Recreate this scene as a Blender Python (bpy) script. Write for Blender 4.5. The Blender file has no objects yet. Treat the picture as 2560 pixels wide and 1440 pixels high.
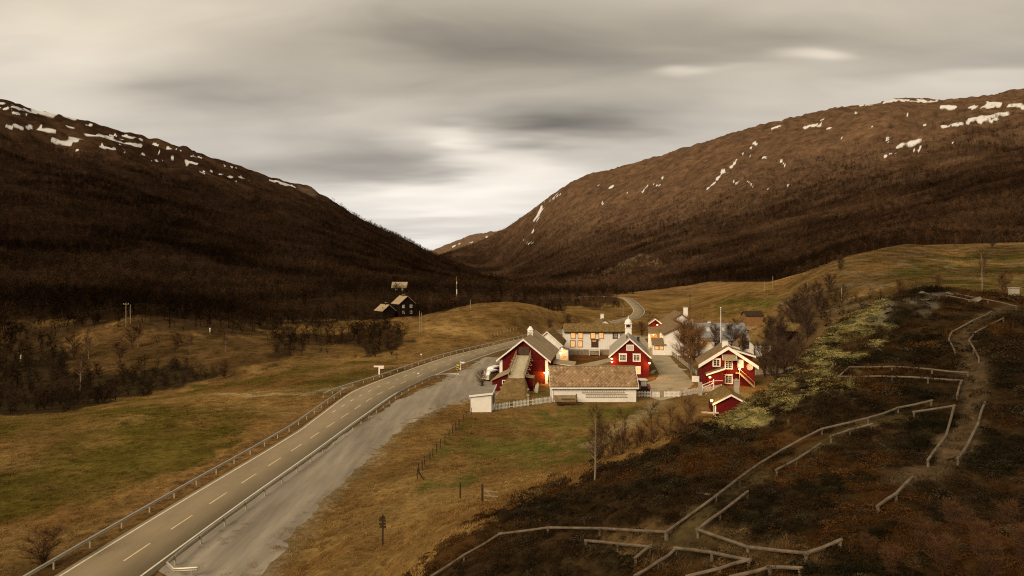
import bpy, math, random
import numpy as np
from mathutils import Vector, Matrix
random.seed(7); RNG = np.random.default_rng(11)
scene = bpy.context.scene
col = scene.collection
# ------------------------------------------------------------------ camera, sky, sun, exposure
CAMZ = 22.0; F = 2560*24.0/36.0; CX = 1280.0; YH = 680.0       # photograph pixels (2560 wide), level camera with a little lens shift
cam_d = bpy.data.cameras.new('camera'); cam = bpy.data.objects.new('camera', cam_d); col.objects.link(cam)
cam_d.sensor_width = 36; cam_d.lens = 24; cam_d.shift_y = -(720-YH)/2560
cam_d.clip_start = 0.3; cam_d.clip_end = 40000
cam.location = (0, 0, CAMZ); cam.rotation_euler = (math.pi/2, 0, 0)
scene.camera = cam
scene.view_settings.view_transform = 'Standard'; scene.view_settings.look = 'None'
scene.view_settings.exposure = 1.0; scene.view_settings.gamma = 1.0; scene.view_settings.use_curve_mapping = False
scene.render.engine = 'CYCLES'
scene.cycles.use_denoising = False; scene.cycles.filter_width = 1.15
scene.cycles.max_bounces = 5; scene.cycles.diffuse_bounces = 2; scene.cycles.glossy_bounces = 2
scene.cycles.transmission_bounces = 2; scene.cycles.transparent_max_bounces = 4
scene.cycles.sample_clamp_indirect = 4.0
SUN_EL, SUN_AZ = math.radians(32), math.radians(218)           # azimuth clockwise from +Y: behind the camera, from its left
sd = Vector((math.sin(SUN_AZ)*math.cos(SUN_EL), math.cos(SUN_AZ)*math.cos(SUN_EL), math.sin(SUN_EL)))
sun_d = bpy.data.lights.new('sun', 'SUN'); sun_d.energy = 1.75; sun_d.angle = math.radians(28); sun_d.color = (1.0, .80, .53)
sun = bpy.data.objects.new('sun', sun_d); col.objects.link(sun)
sun.rotation_euler = sd.to_track_quat('Z', 'Y').to_euler(); sun.location = (0, 0, 200)

def make_world():
    w = bpy.data.worlds.new('World'); scene.world = w; w.use_nodes = True
    w.cycles.sampling_method = 'MANUAL'; w.cycles.sample_map_resolution = 256
    nt = w.node_tree; nt.nodes.clear(); N = nt.nodes.new; Lk = nt.links.new
    def val(x, s):
        if isinstance(x, (int, float)): s.default_value = x
        else: Lk(x, s)
    def M(op, a, b=0.0, c=0.0):
        n = N('ShaderNodeMath'); n.operation = op
        val(a, n.inputs[0]); val(b, n.inputs[1]); val(c, n.inputs[2]); return n.outputs[0]
    tc = N('ShaderNodeTexCoord'); sep = N('ShaderNodeSeparateXYZ'); Lk(tc.outputs['Generated'], sep.inputs[0])
    dx, dy, dz = sep.outputs
    ady = M('MAXIMUM', M('ABSOLUTE', dy), 0.05)
    front = M('MINIMUM', M('MAXIMUM', M('MULTIPLY', dy, 6.0), 0.0), 1.0)
    # cloud deck seen in perspective: long streaks drawn out by wind across the valley
    den = M('ADD', M('MAXIMUM', dz, 0.0), 0.16)
    cmb = N('ShaderNodeCombineXYZ'); Lk(M('MULTIPLY', M('DIVIDE', dx, den), .42), cmb.inputs[0]); Lk(M('DIVIDE', dy, den), cmb.inputs[1])
    def noise(vec, sc, det, ro=.5, dist=0.0):
        n = N('ShaderNodeTexNoise'); n.inputs['Scale'].default_value = sc; n.inputs['Detail'].default_value = det
        n.inputs['Roughness'].default_value = ro; n.inputs['Distortion'].default_value = dist; Lk(vec, n.inputs['Vector']); return n
    n1 = noise(cmb.outputs[0], 1.1, 3, .45, .25); n2 = noise(cmb.outputs[0], 3.4, 2, .5, .3)
    deck = M('ADD', M('MULTIPLY', M('SUBTRACT', n1.outputs[0], .5), .46), M('MULTIPLY', M('SUBTRACT', n2.outputs[0], .5), .16))
    # individual clouds and openings, placed by compass direction and height, edges pulled about by noise
    w1 = noise(cmb.outputs[0], 2.6, 3); ws = N('ShaderNodeSeparateXYZ'); Lk(w1.outputs['Color'], ws.inputs[0])
    u = M('ADD', M('DIVIDE', dx, ady), M('MULTIPLY', M('SUBTRACT', ws.outputs[0], .5), .30))
    v = M('ADD', M('DIVIDE', dz, ady), M('MULTIPLY', M('SUBTRACT', ws.outputs[1], .5), .085))
    c2 = N('ShaderNodeCombineXYZ'); Lk(M('MULTIPLY', u, 2.4), c2.inputs[0]); Lk(M('MULTIPLY', v, 8.5), c2.inputs[1]); n3 = noise(c2.outputs[0], 1.0, 4, .5, .4)
    lum = M('ADD', M('ADD', deck, M('MULTIPLY', M('MULTIPLY', M('SUBTRACT', n3.outputs[0], .5), .42), front)), .64)
    G = [(1000,85,380,70,-.24),(1650,120,380,75,-.19),(1280,150,200,60,-.08),(1440,326,170,34,-.38),(1330,318,90,22,-.12),(860,430,190,42,-.36),(980,400,90,40,-.16),(560,250,170,50,-.26),
         (1600,255,280,55,-.10),(2420,215,300,40,.08),(2035,150,52,14,.26),(2095,160,40,12,.20),(1720,190,45,9,.22),(1800,200,60,9,.22),
         (1150,335,38,18,.26),(1205,350,42,12,.22),(1160,470,260,60,.36),(1080,612,140,26,.36),(1000,500,200,30,.12),(980,548,240,14,-.07),(80,190,260,80,.14),
         (1900,235,260,30,.07),(250,70,380,70,.13),(1180,395,200,26,.10),(620,330,150,40,.04)]
    for (x, y, sx, sy, a) in G:
        ex = M('MULTIPLY', M('SUBTRACT', u, (x-CX)/F), F/sx); ey = M('MULTIPLY', M('SUBTRACT', v, (YH-y)/F), F/sy)
        q = M('ADD', M('MULTIPLY', ex, ex), M('MULTIPLY', ey, ey))
        g = M('MULTIPLY', M('EXPONENT', M('MULTIPLY', q, -.5)), a)
        lum = M('ADD', lum, M('MULTIPLY', g, front))
    # the straight under-edge of a cloud bank over the eastern mountain
    e = M('SUBTRACT', v, M('ADD', M('MULTIPLY', u, .155), .185)); sm = N('ShaderNodeMapRange'); sm.interpolation_type = 'SMOOTHSTEP'; val(e, sm.inputs[0]); sm.inputs[1].default_value = -.006; sm.inputs[2].default_value = .010
    su = N('ShaderNodeMapRange'); su.interpolation_type = 'SMOOTHSTEP'; val(u, su.inputs[0]); su.inputs[1].default_value = .36; su.inputs[2].default_value = .62
    bank = M('MULTIPLY', M('MULTIPLY', sm.outputs[0], M('EXPONENT', M('MULTIPLY', M('MAXIMUM', e, 0.0), -14.0))), su.outputs[0])
    lum = M('SUBTRACT', lum, M('MULTIPLY', M('MULTIPLY', bank, .20), front))
    lum = M('MAXIMUM', lum, .12)
    elev = N('ShaderNodeMapRange'); val(dz, elev.inputs[0]); elev.inputs[1].default_value = .02; elev.inputs[2].default_value = .30
    tint = N('ShaderNodeMix'); tint.data_type = 'RGBA'; Lk(elev.outputs[0], tint.inputs[0])
    tint.inputs[6].default_value = (1, .945, .885, 1); tint.inputs[7].default_value = (1, .875, .69, 1)
    # darker cloud is browner
    sc = N('ShaderNodeVectorMath'); sc.operation = 'SCALE'; Lk(tint.outputs[2], sc.inputs[0]); Lk(M('MULTIPLY', lum, .5), sc.inputs['Scale'])
    sky = N('ShaderNodeTexSky'); sky.sky_type = 'NISHITA'; sky.sun_disc = False; sky.sun_elevation = SUN_EL; sky.sun_rotation = SUN_AZ
    sk = N('ShaderNodeVectorMath'); sk.operation = 'SCALE'; Lk(sky.outputs[0], sk.inputs[0]); sk.inputs['Scale'].default_value = .05
    mx = N('ShaderNodeMix'); mx.data_type = 'RGBA'; mx.inputs[0].default_value = .03
    Lk(sc.outputs[0], mx.inputs[6]); Lk(sk.outputs[0], mx.inputs[7])
    gr = N('ShaderNodeMix'); gr.data_type = 'RGBA'; val(M('GREATER_THAN', dz, -.02), gr.inputs[0])
    gr.inputs[6].default_value = (.03, .022, .014, 1); Lk(mx.outputs[2], gr.inputs[7])
    bg = N('ShaderNodeBackground'); Lk(gr.outputs[2], bg.inputs[0]); bg.inputs[1].default_value = 1.0
    out = N('ShaderNodeOutputWorld'); Lk(bg.outputs[0], out.inputs[0])
make_world()

# ------------------------------------------------------------------ small helpers
def tag(o, label=None, cat=None, group=None, kind=None):
    if label: o['label'] = label
    if cat: o['category'] = cat
    if group: o['group'] = group
    if kind: o['kind'] = kind
    return o
def thing(name, label, cat, loc=(0, 0, 0), yaw=0.0, group=None):
    o = bpy.data.objects.new(name, None); col.objects.link(o); o.empty_display_size = .2
    o.location = loc; o.rotation_euler = (0, 0, yaw); return tag(o, label, cat, group)
def mesh_np(name, V, Fq, mat=None, parent=None, smooth=False, link=True):
    V = np.asarray(V, np.float32).reshape(-1, 3); me = bpy.data.meshes.new(name)
    if isinstance(Fq, np.ndarray):
        n, k = Fq.shape
        me.vertices.add(len(V)); me.vertices.foreach_set('co', V.ravel())
        me.loops.add(n*k); me.loops.foreach_set('vertex_index', Fq.astype(np.int32).ravel())
        me.polygons.add(n); me.polygons.foreach_set('loop_start', np.arange(0, n*k, k, dtype=np.int32))
        me.update(calc_edges=True)
    else:
        me.from_pydata(V.tolist(), [], Fq); me.update()
    if mat: me.materials.append(mat)
    if smooth: me.polygons.foreach_set('use_smooth', np.ones(len(me.polygons), bool))
    o = bpy.data.objects.new(name, me)
    if link: col.objects.link(o)
    if parent: o.parent = parent
    return o
class MB:
    def __init__(s, xf=None): s.v = []; s.f = []; s.xf = xf
    def add(s, vs, fs):
        b = len(s.v)
        s.v += [tuple(s.xf(p)) if s.xf else tuple(p) for p in vs]; s.f += [tuple(i+b for i in q) for q in fs]; return s
    def box(s, x0, x1, y0, y1, z0, z1):
        return s.add([(x0,y0,z0),(x1,y0,z0),(x1,y1,z0),(x0,y1,z0),(x0,y0,z1),(x1,y0,z1),(x1,y1,z1),(x0,y1,z1)],
                     [(0,3,2,1),(4,5,6,7),(0,1,5,4),(1,2,6,5),(2,3,7,6),(3,0,4,7)])
    def beam(s, p, q, w, h, up=(0,0,1)):
        p, q = Vector(p), Vector(q); d = (q-p).normalized(); a = d.cross(Vector(up))
        if a.length < 1e-4: a = d.cross(Vector((1,0,0)))
        a.normalize(); b = a.cross(d); a *= w/2; b *= h/2
        return s.add([p-a-b,p+a-b,p+a+b,p-a+b,q-a-b,q+a-b,q+a+b,q-a+b], [(0,1,2,3),(7,6,5,4),(0,4,5,1),(1,5,6,2),(2,6,7,3),(3,7,4,0)])
    def prism(s, poly, y0, y1):              # polygon in x,z swept along y
        n = len(poly); vs = [(x, y0, z) for x, z in poly]+[(x, y1, z) for x, z in poly]
        return s.add(vs, [tuple(range(n)), tuple(range(2*n-1, n-1, -1))]+[(i, i+n, (i+1) % n+n, (i+1) % n) for i in range(n)])
    def tube(s, pts, rs, n=6):
        pts = [Vector(p) for p in pts]; rs = rs if hasattr(rs, '__len__') else [rs]*len(pts); vs = []; fs = []
        for i, p in enumerate(pts):
            d = (pts[min(i+1, len(pts)-1)]-pts[max(i-1, 0)]).normalized(); a = d.cross(Vector((0, .31, 1)))
            if a.length < 1e-3: a = d.cross(Vector((1, 0, 0)))
            a.normalize(); b = d.cross(a)
            vs += [p+(a*math.cos(t)+b*math.sin(t))*rs[i] for t in [2*math.pi*k/n for k in range(n)]]
        for i in range(len(pts)-1):
            fs += [(i*n+k, i*n+(k+1) % n, (i+1)*n+(k+1) % n, (i+1)*n+k) for k in range(n)]
        fs += [tuple(range(n-1, -1, -1)), tuple(range((len(pts)-1)*n, len(pts)*n))]
        return s.add(vs, fs)
    def lathe(s, prof, n=12, c=(0, 0, 0)):
        vs = [(c[0]+r*math.cos(2*math.pi*k/n), c[1]+r*math.sin(2*math.pi*k/n), c[2]+z) for r, z in prof for k in range(n)]
        fs = [(i*n+k, i*n+(k+1) % n, (i+1)*n+(k+1) % n, (i+1)*n+k) for i in range(len(prof)-1) for k in range(n)]
        fs += [tuple(range(n-1, -1, -1)), tuple(range((len(prof)-1)*n, len(prof)*n))]
        return s.add(vs, fs)
    def build(s, name, mat, parent=None, smooth=False):
        return mesh_np(name, s.v, s.f, mat, parent, smooth)

# ------------------------------------------------------------------ materials
def material(name, c1, c2=None, scale=3.0, rough=.8, detail=5, bump=0.0, stripes=None, c3=None, metal=0.0, mapscale=(1,1,1), spec=.3, attr=None):
    m = bpy.data.materials.new(name); m.use_nodes = True; nt = m.node_tree; b = nt.nodes['Principled BSDF']
    b.inputs['Roughness'].default_value = rough; b.inputs['Metallic'].default_value = metal; b.inputs['Specular IOR Level'].default_value = spec
    N = nt.nodes.new; L = nt.links.new
    tc = N('ShaderNodeTexCoord'); mp = N('ShaderNodeMapping'); L(tc.outputs['Object'], mp.inputs[0]); mp.inputs['Scale'].default_value = mapscale
    nz = N('ShaderNodeTexNoise'); nz.inputs['Scale'].default_value = scale; nz.inputs['Detail'].default_value = detail; nz.inputs['Roughness'].default_value = .62
    L(mp.outputs[0], nz.inputs['Vector'])
    rp = N('ShaderNodeValToRGB'); L(nz.outputs[0], rp.inputs[0])
    e = rp.color_ramp.elements; e[0].position = .33; e[1].position = .67
    e[0].color = (*c1, 1); e[1].color = (*(c2 or c1), 1)
    if c3: x = e.new(.5); x.color = (*c3, 1)
    outc = rp.outputs[0]; hgt = nz.outputs[0]
    if stripes:                                    # board joints: (axis, boards per metre, depth)
        wv = N('ShaderNodeTexWave'); wv.bands_direction = stripes[0]; wv.wave_profile = 'SAW'
        wv.inputs['Scale'].default_value = stripes[1]*.159155*2; wv.inputs['Distortion'].default_value = 0.0
        L(tc.outputs['Object'], wv.inputs['Vector'])
        r2 = N('ShaderNodeValToRGB'); L(wv.outputs[1], r2.inputs[0]); q = r2.color_ramp.elements
        q[0].position = 0.0; q[0].color = (stripes[2],)*3+(1,); q[1].position = .16; q[1].color = (1, 1, 1, 1)
        mu = N('ShaderNodeMix'); mu.data_type = 'RGBA'; mu.blend_type = 'MULTIPLY'; mu.inputs[0].default_value = 1
        L(outc, mu.inputs[6]); L(r2.outputs[0], mu.inputs[7]); outc = mu.outputs[2]; hgt = r2.outputs[0]
    if attr:
        at = N('ShaderNodeAttribute'); at.attribute_type = attr[0]; at.attribute_name = attr[1]
        mu = N('ShaderNodeMix'); mu.data_type = 'RGBA'; mu.blend_type = 'MULTIPLY'; mu.inputs[0].default_value = 1
        L(outc, mu.inputs[6]); L(at.outputs['Color'], mu.inputs[7]); outc = mu.outputs[2]
    L(outc, b.inputs['Base Color'])
    if bump:
        bp = N('ShaderNodeBump'); bp.inputs['Strength'].default_value = min(bump, 1.0); bp.inputs['Distance'].default_value = .05
        L(hgt, bp.inputs['Height']); L(bp.outputs[0], b.inputs['Normal'])
    return m
def emitter(name, c1, c2, strength, scale=2.5):
    m = bpy.data.materials.new(name); m.use_nodes = True; nt = m.node_tree; b = nt.nodes['Principled BSDF']
    tc = nt.nodes.new('ShaderNodeTexCoord'); nz = nt.nodes.new('ShaderNodeTexNoise'); nz.inputs['Scale'].default_value = scale; nz.inputs['Detail'].default_value = 2
    nt.links.new(tc.outputs['Object'], nz.inputs['Vector'])
    rp = nt.nodes.new('ShaderNodeValToRGB'); e = rp.color_ramp.elements; e[0].position = .38; e[1].position = .62
    e[0].color = (*c1, 1); e[1].color = (*c2, 1); nt.links.new(nz.outputs[0], rp.inputs[0])
    nt.links.new(rp.outputs[0], b.inputs['Emission Color']); b.inputs['Emission Strength'].default_value = strength
    b.inputs['Base Color'].default_value = (.1, .06, .03, 1); b.inputs['Roughness'].default_value = .15
    return m
MT = {}
def setup_materials():
    A = MT
    A['red_v'] = material('red_vertical_boards', (.080,.006,.005), (.115,.009,.007), 1.2, .75, stripes=('X', 5.0, .45), bump=.4)
    A['red_h'] = material('red_horizontal_boards', (.092,.007,.005), (.13,.010,.008), 1.0, .72, stripes=('Z', 5.5, .55), bump=.4)
    A['red_log'] = material('red_log_wall', (.16,.025,.010), (.22,.04,.016), 1.2, .8, stripes=('Z', 3.6, .28), bump=.6)
    A['red_dark'] = material('dark_red_boards', (.07,.005,.005), (.105,.008,.007), 1.4, .7, stripes=('Z', 5.0, .55), bump=.4)
    A['white'] = material('white_painted_wood', (.70,.67,.62), (.80,.77,.72), 1.6, .6, bump=.05)
    A['white_v'] = material('white_vertical_boards', (.68,.66,.61), (.80,.77,.72), .7, .65, stripes=('X', 4.0, .86), bump=.25)
    A['white_h'] = material('white_plastered_wall', (.66,.63,.58), (.77,.74,.69), .6, .75, bump=.08)
    A['brown_trim'] = material('brown_window_trim', (.10,.055,.03), (.15,.085,.045), 4, .7)
    A['dark_door'] = material('dark_brown_door', (.045,.025,.014), (.07,.04,.02), 3, .6, stripes=('X', 5, .6))
    A['log_brown'] = material('brown_log_wall', (.17,.085,.03), (.25,.13,.05), 1.2, .85, stripes=('X', 3.2, .4), bump=.4)
    A['black_wall'] = material('tarred_timber_wall', (.012,.008,.006), (.022,.014,.010), 1.5, .8, stripes=('Z', 4, .6))
    A['glass'] = material('dark_window_glass', (.015,.014,.013), (.04,.035,.03), .8, .08, spec=.6)
    A['pale_glass'] = material('pale_window_blind', (.42,.40,.36), (.5,.48,.43), .8, .4)
    A['lit'] = emitter('lit_window_pane', (.95,.30,.045), (1.0,.50,.13), .62)
    A['lit2'] = emitter('fairy_lit_window_pane', (.8,.16,.01), (1.0,.45,.10), .6, 6)
    A['bulb'] = emitter('lamp_bulb', (1.0,.55,.18), (1.0,.62,.25), 9)
    A['roof_barn'] = material('pale_corrugated_roof', (.27,.205,.125), (.34,.265,.17), .5, .6, stripes=('Y', 2.0, .86), bump=.3)
    A['roof_grey'] = material('grey_slate_roof', (.27,.235,.185), (.34,.30,.24), .7, .6, stripes=('Y', 2.4, .9), bump=.3)
    A['roof_blue'] = material('blue_grey_slate_roof', (.16,.17,.18), (.23,.235,.235), .8, .6, stripes=('X', 2.2, .85), bump=.3)
    A['roof_tile'] = material('brown_tiled_roof', (.15,.10,.055), (.23,.16,.09), 1.2, .8, stripes=('Y', 2.6, .55), bump=.6)
    A['slate'] = material('brown_slate', (.19,.125,.072), (.36,.25,.15), .9, .75, c3=(.27,.18,.105), bump=.2, attr=('OBJECT', 'tone'))
    A['turf'] = material('turf_roof', (.11,.070,.028), (.22,.145,.062), 1.4, .95, c3=(.15,.098,.040), bump=.8, detail=8)
    A['turf_blade'] = material('turf_grass', (.15,.098,.038), (.27,.18,.078), .8, .9, c3=(.19,.13,.05))
    A['stone'] = material('field_stone_wall', (.16,.12,.08), (.34,.26,.18), 1.6, .9, bump=.8, detail=8)
    A['concrete'] = material('weathered_concrete', (.30,.26,.20), (.40,.35,.28), 2, .85, bump=.2)
    A['plank'] = material('silvered_planks', (.33,.28,.18), (.44,.38,.26), 1.1, .8, mapscale=(1, .2, 1), bump=.15)
    A['timber'] = material('weathered_timber', (.22,.165,.10), (.34,.26,.165), 2.5, .85, bump=.3)
    A['log_rail'] = material('grey_log_rail', (.085,.064,.044), (.165,.128,.092), 3, .85, bump=.3, mapscale=(1,1,1))
    A['dark_timber'] = material('dark_timber', (.028,.018,.012), (.055,.036,.024), 3, .85, bump=.3)
    A['cart_wood'] = material('cart_planks', (.16,.10,.045), (.25,.165,.08), 2, .85, bump=.2)
    A['galv'] = material('galvanised_steel', (.40,.37,.30), (.52,.48,.40), .5, .42, metal=.55)
    A['galv_post'] = material('galvanised_post', (.36,.31,.23), (.46,.40,.30), 2, .5, metal=.3)
    A['tyre'] = material('black_rubber', (.012,.012,.012), (.022,.02,.02), 4, .8)
    A['chrome'] = material('white_hub', (.5,.48,.44), (.6,.58,.53), 3, .3, metal=.4)
    A['van_green'] = material('beige_van_paint', (.36,.30,.15), (.40,.335,.17), .8, .3, spec=.5)
    A['van_white'] = material('white_van_paint', (.74,.71,.65), (.78,.75,.7), .8, .3, spec=.5)
    A['tractor_red'] = material('red_tractor_paint', (.17,.016,.014), (.22,.022,.018), .9, .35, spec=.5)
    A['black_metal'] = material('black_metal', (.015,.013,.012), (.03,.026,.022), 2, .5)
    A['asphalt'] = material('worn_asphalt', (.19,.145,.088), (.25,.195,.12), .35, .75, detail=9, bump=.1, mapscale=(1, .25, 1))
    A['paint'] = material('road_paint', (.48,.44,.34), (.62,.57,.46), 1.2, .7, detail=8)
    A['paint_y'] = material('yellow_road_paint', (.50,.39,.20), (.60,.48,.27), 1.2, .7, detail=8)
    A['gravel'] = material('packed_gravel', (.15,.128,.098), (.34,.295,.23), .30, .9, c3=(.235,.20,.155), detail=10, bump=.4, mapscale=(1, .12, 1))
    A['drive'] = material('pale_gravel_drive', (.26,.21,.135), (.37,.305,.205), .3, .9, c3=(.31,.25,.165), detail=10, bump=.3)
    A['sign_white'] = material('white_sign_board', (.76,.73,.68), (.8,.77,.72), 2, .5)
    A['sign_red'] = material('red_sign_band', (.45,.03,.02), (.5,.04,.03), 2, .5)
    A['sign_yellow'] = material('yellow_sign_board', (.62,.40,.03), (.68,.45,.05), 2, .5)
    A['sign_black'] = material('black_sign_chevron', (.01,.01,.01), (.02,.02,.02), 2, .5)
    A['bark'] = material('birch_bark', (.12,.085,.06), (.30,.24,.19), 3, .9, mapscale=(1,1,.4), bump=.3)
    A['bark_dark'] = material('dark_bark', (.035,.024,.018), (.075,.05,.036), 3, .9, bump=.3)
    A['twig'] = material('brown_twigs', (.060,.030,.016), (.115,.058,.028), .6, .95)
    A['twig_red'] = material('reddish_birch_twigs', (.15,.078,.034), (.26,.14,.06), .5, .95)
    A['twig_dark'] = material('dark_twigs', (.045,.028,.018), (.085,.052,.032), .6, .95)
    A['forest_twig'] = material('forest_twigs', (.75,.75,.75), (1.2,1.2,1.2), .05, .95, attr=('INSTANCER', 'tint'))
    A['tuft'] = material('tuft_blades', (.7,.7,.7), (1.25,1.25,1.25), .9, .95, attr=('INSTANCER', 'tint'), spec=.15)
    A['stone_inst'] = material('loose_stone', (.7,.7,.7), (1.2,1.2,1.2), 3, .9, attr=('INSTANCER', 'tint'), bump=.4)
    A['felt'] = material('grey_roofing_felt', (.15,.125,.092), (.22,.185,.14), 1.0, .9, bump=.2)
    for k in ('forest_twig', 'tuft', 'stone_inst', 'twig', 'twig_red', 'twig_dark', 'bark', 'bark_dark', 'turf', 'turf_blade', 'log_rail', 'dark_timber', 'black_wall', 'stone', 'timber', 'slate', 'roof_tile', 'roof_barn', 'gravel', 'drive'):
        A[k].node_tree.nodes['Principled BSDF'].inputs['Specular IOR Level'].default_value = 0.0      # dry, rough: no sheen
    for k in ('red_v', 'red_h', 'red_log', 'red_dark', 'asphalt', 'roof_grey', 'roof_blue'): A[k].node_tree.nodes['Principled BSDF'].inputs['Specular IOR Level'].default_value = .08
    A['dish'] = material('grey_satellite_dish', (.42,.37,.30), (.46,.41,.34), 2, .5)
setup_materials()
# ------------------------------------------------------------------ terrain
_perm = np.random.default_rng(5).permutation(512)
def perlin(x, y, seed=0):
    x = np.asarray(x, float); y = np.asarray(y, float)
    xi = np.floor(x).astype(np.int64); yi = np.floor(y).astype(np.int64); xf = x-xi; yf = y-yi
    u = xf*xf*xf*(xf*(xf*6-15)+10); v = yf*yf*yf*(yf*(yf*6-15)+10)
    def g(ix, iy, fx, fy):
        h = _perm[(_perm[(ix+seed*17) & 511]+iy) & 511]*(2*math.pi/512); return np.cos(h)*fx+np.sin(h)*fy
    a = g(xi, yi, xf, yf); b = g(xi+1, yi, xf-1, yf); c = g(xi, yi+1, xf, yf-1); d = g(xi+1, yi+1, xf-1, yf-1)
    return (a*(1-u)+b*u)*(1-v)+(c*(1-u)+d*u)*v
def fbm(x, y, octv=4, seed=0, gain=.5):
    s = 0; a = 1.0
    for k in range(octv): s = s+a*perlin(x*2**k, y*2**k, seed+k); a *= gain
    return s
def sstep(x, a, b): t = np.clip((x-a)/(b-a), 0, 1); return t*t*(3-2*t)
# survey points: picture column, picture row, distance ahead (m)
CTRL = [
 # heath hill under the camera
 (1060,1440,25),(1280,1440,22),(1500,1440,19.5),(1700,1440,17.5),(2000,1440,15),(2300,1440,13),(2560,1440,11.5),(2900,1400,11),
 (800,1440,42),(640,1440,49.4),(2560,1300,16),(2300,1300,17.5),(2000,1300,19),(1700,1300,20.5),(1500,1300,24),(1350,1300,28),
 (1240,1300,34),(1100,1300,44),(957,1365,50),(2560,1180,20),(2300,1180,21.5),(2000,1180,24),(1800,1180,26.5),(1650,1180,29),(1530,1188,32.5),
 (1400,1210,38),(1650,1128,34),(1840,1040,42),(1740,1088,37.5),(2000,915,48),(2100,812,52),(2200,760,56),(2300,736,60),(2400,736,60),(2560,750,55),(2900,760,50),
 (2430,870,36),(2430,980,29),(2430,1100,24),(2100,940,36),(2100,1000,32),(2250,850,42),(2000,1060,30),(1840,1120,31),(2700,950,27),(2250,930,35),
 # grass slope and farm flat
 (1530,1150,72),(1600,1100,85),(1650,1085,90),(1300,1150,78),(1400,1130,80),(1150,1235,62),(1000,1240,64),(900,1180,74),(1790,1045,102),(1240,1200,66),
 (1180,1040,104),(1300,1030,107),(1500,1010,113),(1650,1000,117),(1750,990,121),(1850,985,123),(1450,1060,98),
 (1280,960,134),(1450,940,144),(1650,940,144),(1900,960,134),(1400,890,179),(1600,885,183),(1800,890,179),(1600,850,221),(1450,850,221),(1700,850,221),
 (1400,830,250),(1560,815,278),(1577,800,313),(1590,760,400),(1562,741,450),(1480,738,520),
 (1950,935,147),(1850,860,208),(1640,800,320),
 # road and verge
 (250,1440,49.4),(700,1143,81),(950,980,125),(1110,920,156),(1300,855,215),(0,1440,49.4),(-300,1440,49),(480,1300,60.6),
 # field to the river
 (0,1310,61),(300,1250,67),(600,1100,91),(0,1060,101),(300,1040,106),(600,985,125),(850,945,144),(950,920,159),(-300,1100,92),(150,1150,81),
 (300,985,148),(100,1015,130),(-200,1040,118),(550,935,168),(720,905,178),
 (450,890,188),(350,820,215),(320,800,226),(200,865,208),(50,905,188),(600,880,192),(560,848,208),(-200,930,180),(420,850,200),
 (640,900,180),(870,890,192),(900,855,240),(960,848,222),(800,822,265),(1000,800,285),(1035,792,300),(975,797,296),(1100,797,292),
 (100,790,258),(500,775,290),(700,795,290),(850,765,340),(1000,728,470),(1140,746,420),(1200,720,600),(-200,760,280),
 # grass mound
 (1280,783,262),(1200,788,258),(1120,802,250),(1040,840,222),(1000,872,200),(1400,802,268),(1150,850,212),(1280,828,233),(1340,785,268),
 (1400,775,340),(1350,742,450),(1450,742,520),
 # right-hand terraces
 (2300,738,150),(2560,735,140),(2800,720,140),(2560,620,300),(2350,633,300),(2280,612,330),(2140,636,290),(2060,667,270),(2000,707,250),(1960,737,240),
 (2100,745,200),(2000,795,175),(1960,840,160),(2050,850,150),(2450,680,220),(2800,600,300),
 (1870,729,310),(1780,772,280),(1960,740,275),(1850,792,230),(1720,736,480),(1680,772,380),(1640,744,460),(1760,790,250),
 # west mountain
 (0,740,320),(0,600,600),(0,420,1000),(0,248,1500),(200,730,360),(200,580,680),(200,300,1650),(200,420,1150),(400,722,430),(400,560,850),(400,420,1450),(400,346,1800),
 (600,705,520),(600,560,1050),(600,415,2050),(700,447,2200),(760,458,2280),(800,482,2300),(800,700,600),(800,600,1100),(800,530,1700),(840,512,2400),
 (900,548,2600),(1000,592,2800),(1000,655,1300),(1080,633,3000),(1100,672,1600),(1150,664,3100),(1200,690,2600),(1250,706,1500),(1250,703,2200),
 (-400,180,1300),(-400,420,800),(-400,640,420),
 # east mountain
 (1150,640,4500),(1090,640,5200),(1180,622,4700),(1240,582,5000),(1300,545,4700),(1350,510,4400),(1400,475,4150),(1430,455,4000),(1500,432,3850),(1600,401,3600),(1700,371,3400),
 (1800,341,3200),(1900,311,3050),(2000,286,2900),(2100,266,2800),(2200,250,2700),(2300,246,2650),(2400,246,2600),(2470,238,2600),(2560,222,2600),(2900,170,2500),
 (1300,716,1400),(1600,717,760),(1800,704,600),(2000,690,430),(2150,632,420),(2300,592,500),(2560,600,460),(2900,560,440),
 (1400,650,2200),(1400,560,3200),(1600,610,1700),(1600,490,2800),(1800,600,1300),(1800,470,2200),(2000,560,1200),(2000,420,2000),
 (2300,500,1000),(2300,350,1800),(2560,450,900),(2560,320,1700),(2900,400,900),(1300,640,3400),
 (1080,636,6500),(1160,592,7000),(1240,576,7200),(1120,612,6800)]
HID = [ # hidden or off-frame ground: column, distance, height
 (2000,75,5),(2000,110,1),(2100,110,3),(2200,100,8),(2300,95,13),(2400,100,14.5),(2560,90,16),(1900,75,3),(1840,66,3.5),(1740,58,5),(1650,52,7.5),(2100,75,8),(1930,110,.3),(1870,100,.8),
 (2000,140,2),(2100,145,5),(1280,330,2),(1100,330,2),(1870,400,13),(2280,380,36),(2140,340,30),
 (0,2300,420),(400,2600,380),(800,3200,250),(1000,3600,120),(1080,3800,40),(1150,3800,20),(1250,4000,40),
 (1240,6000,320),(1430,5200,520),(1800,4200,640),(2200,3600,690),(2560,3600,720),(-400,2400,420),(2900,3600,720),
 (0,9000,500),(600,9000,420),(1000,9000,120),(1240,9500,400),(1800,9000,560),(2560,9000,700)]
def zref(r): return 4*np.log1p(np.exp((22-.5*r)/4))
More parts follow.
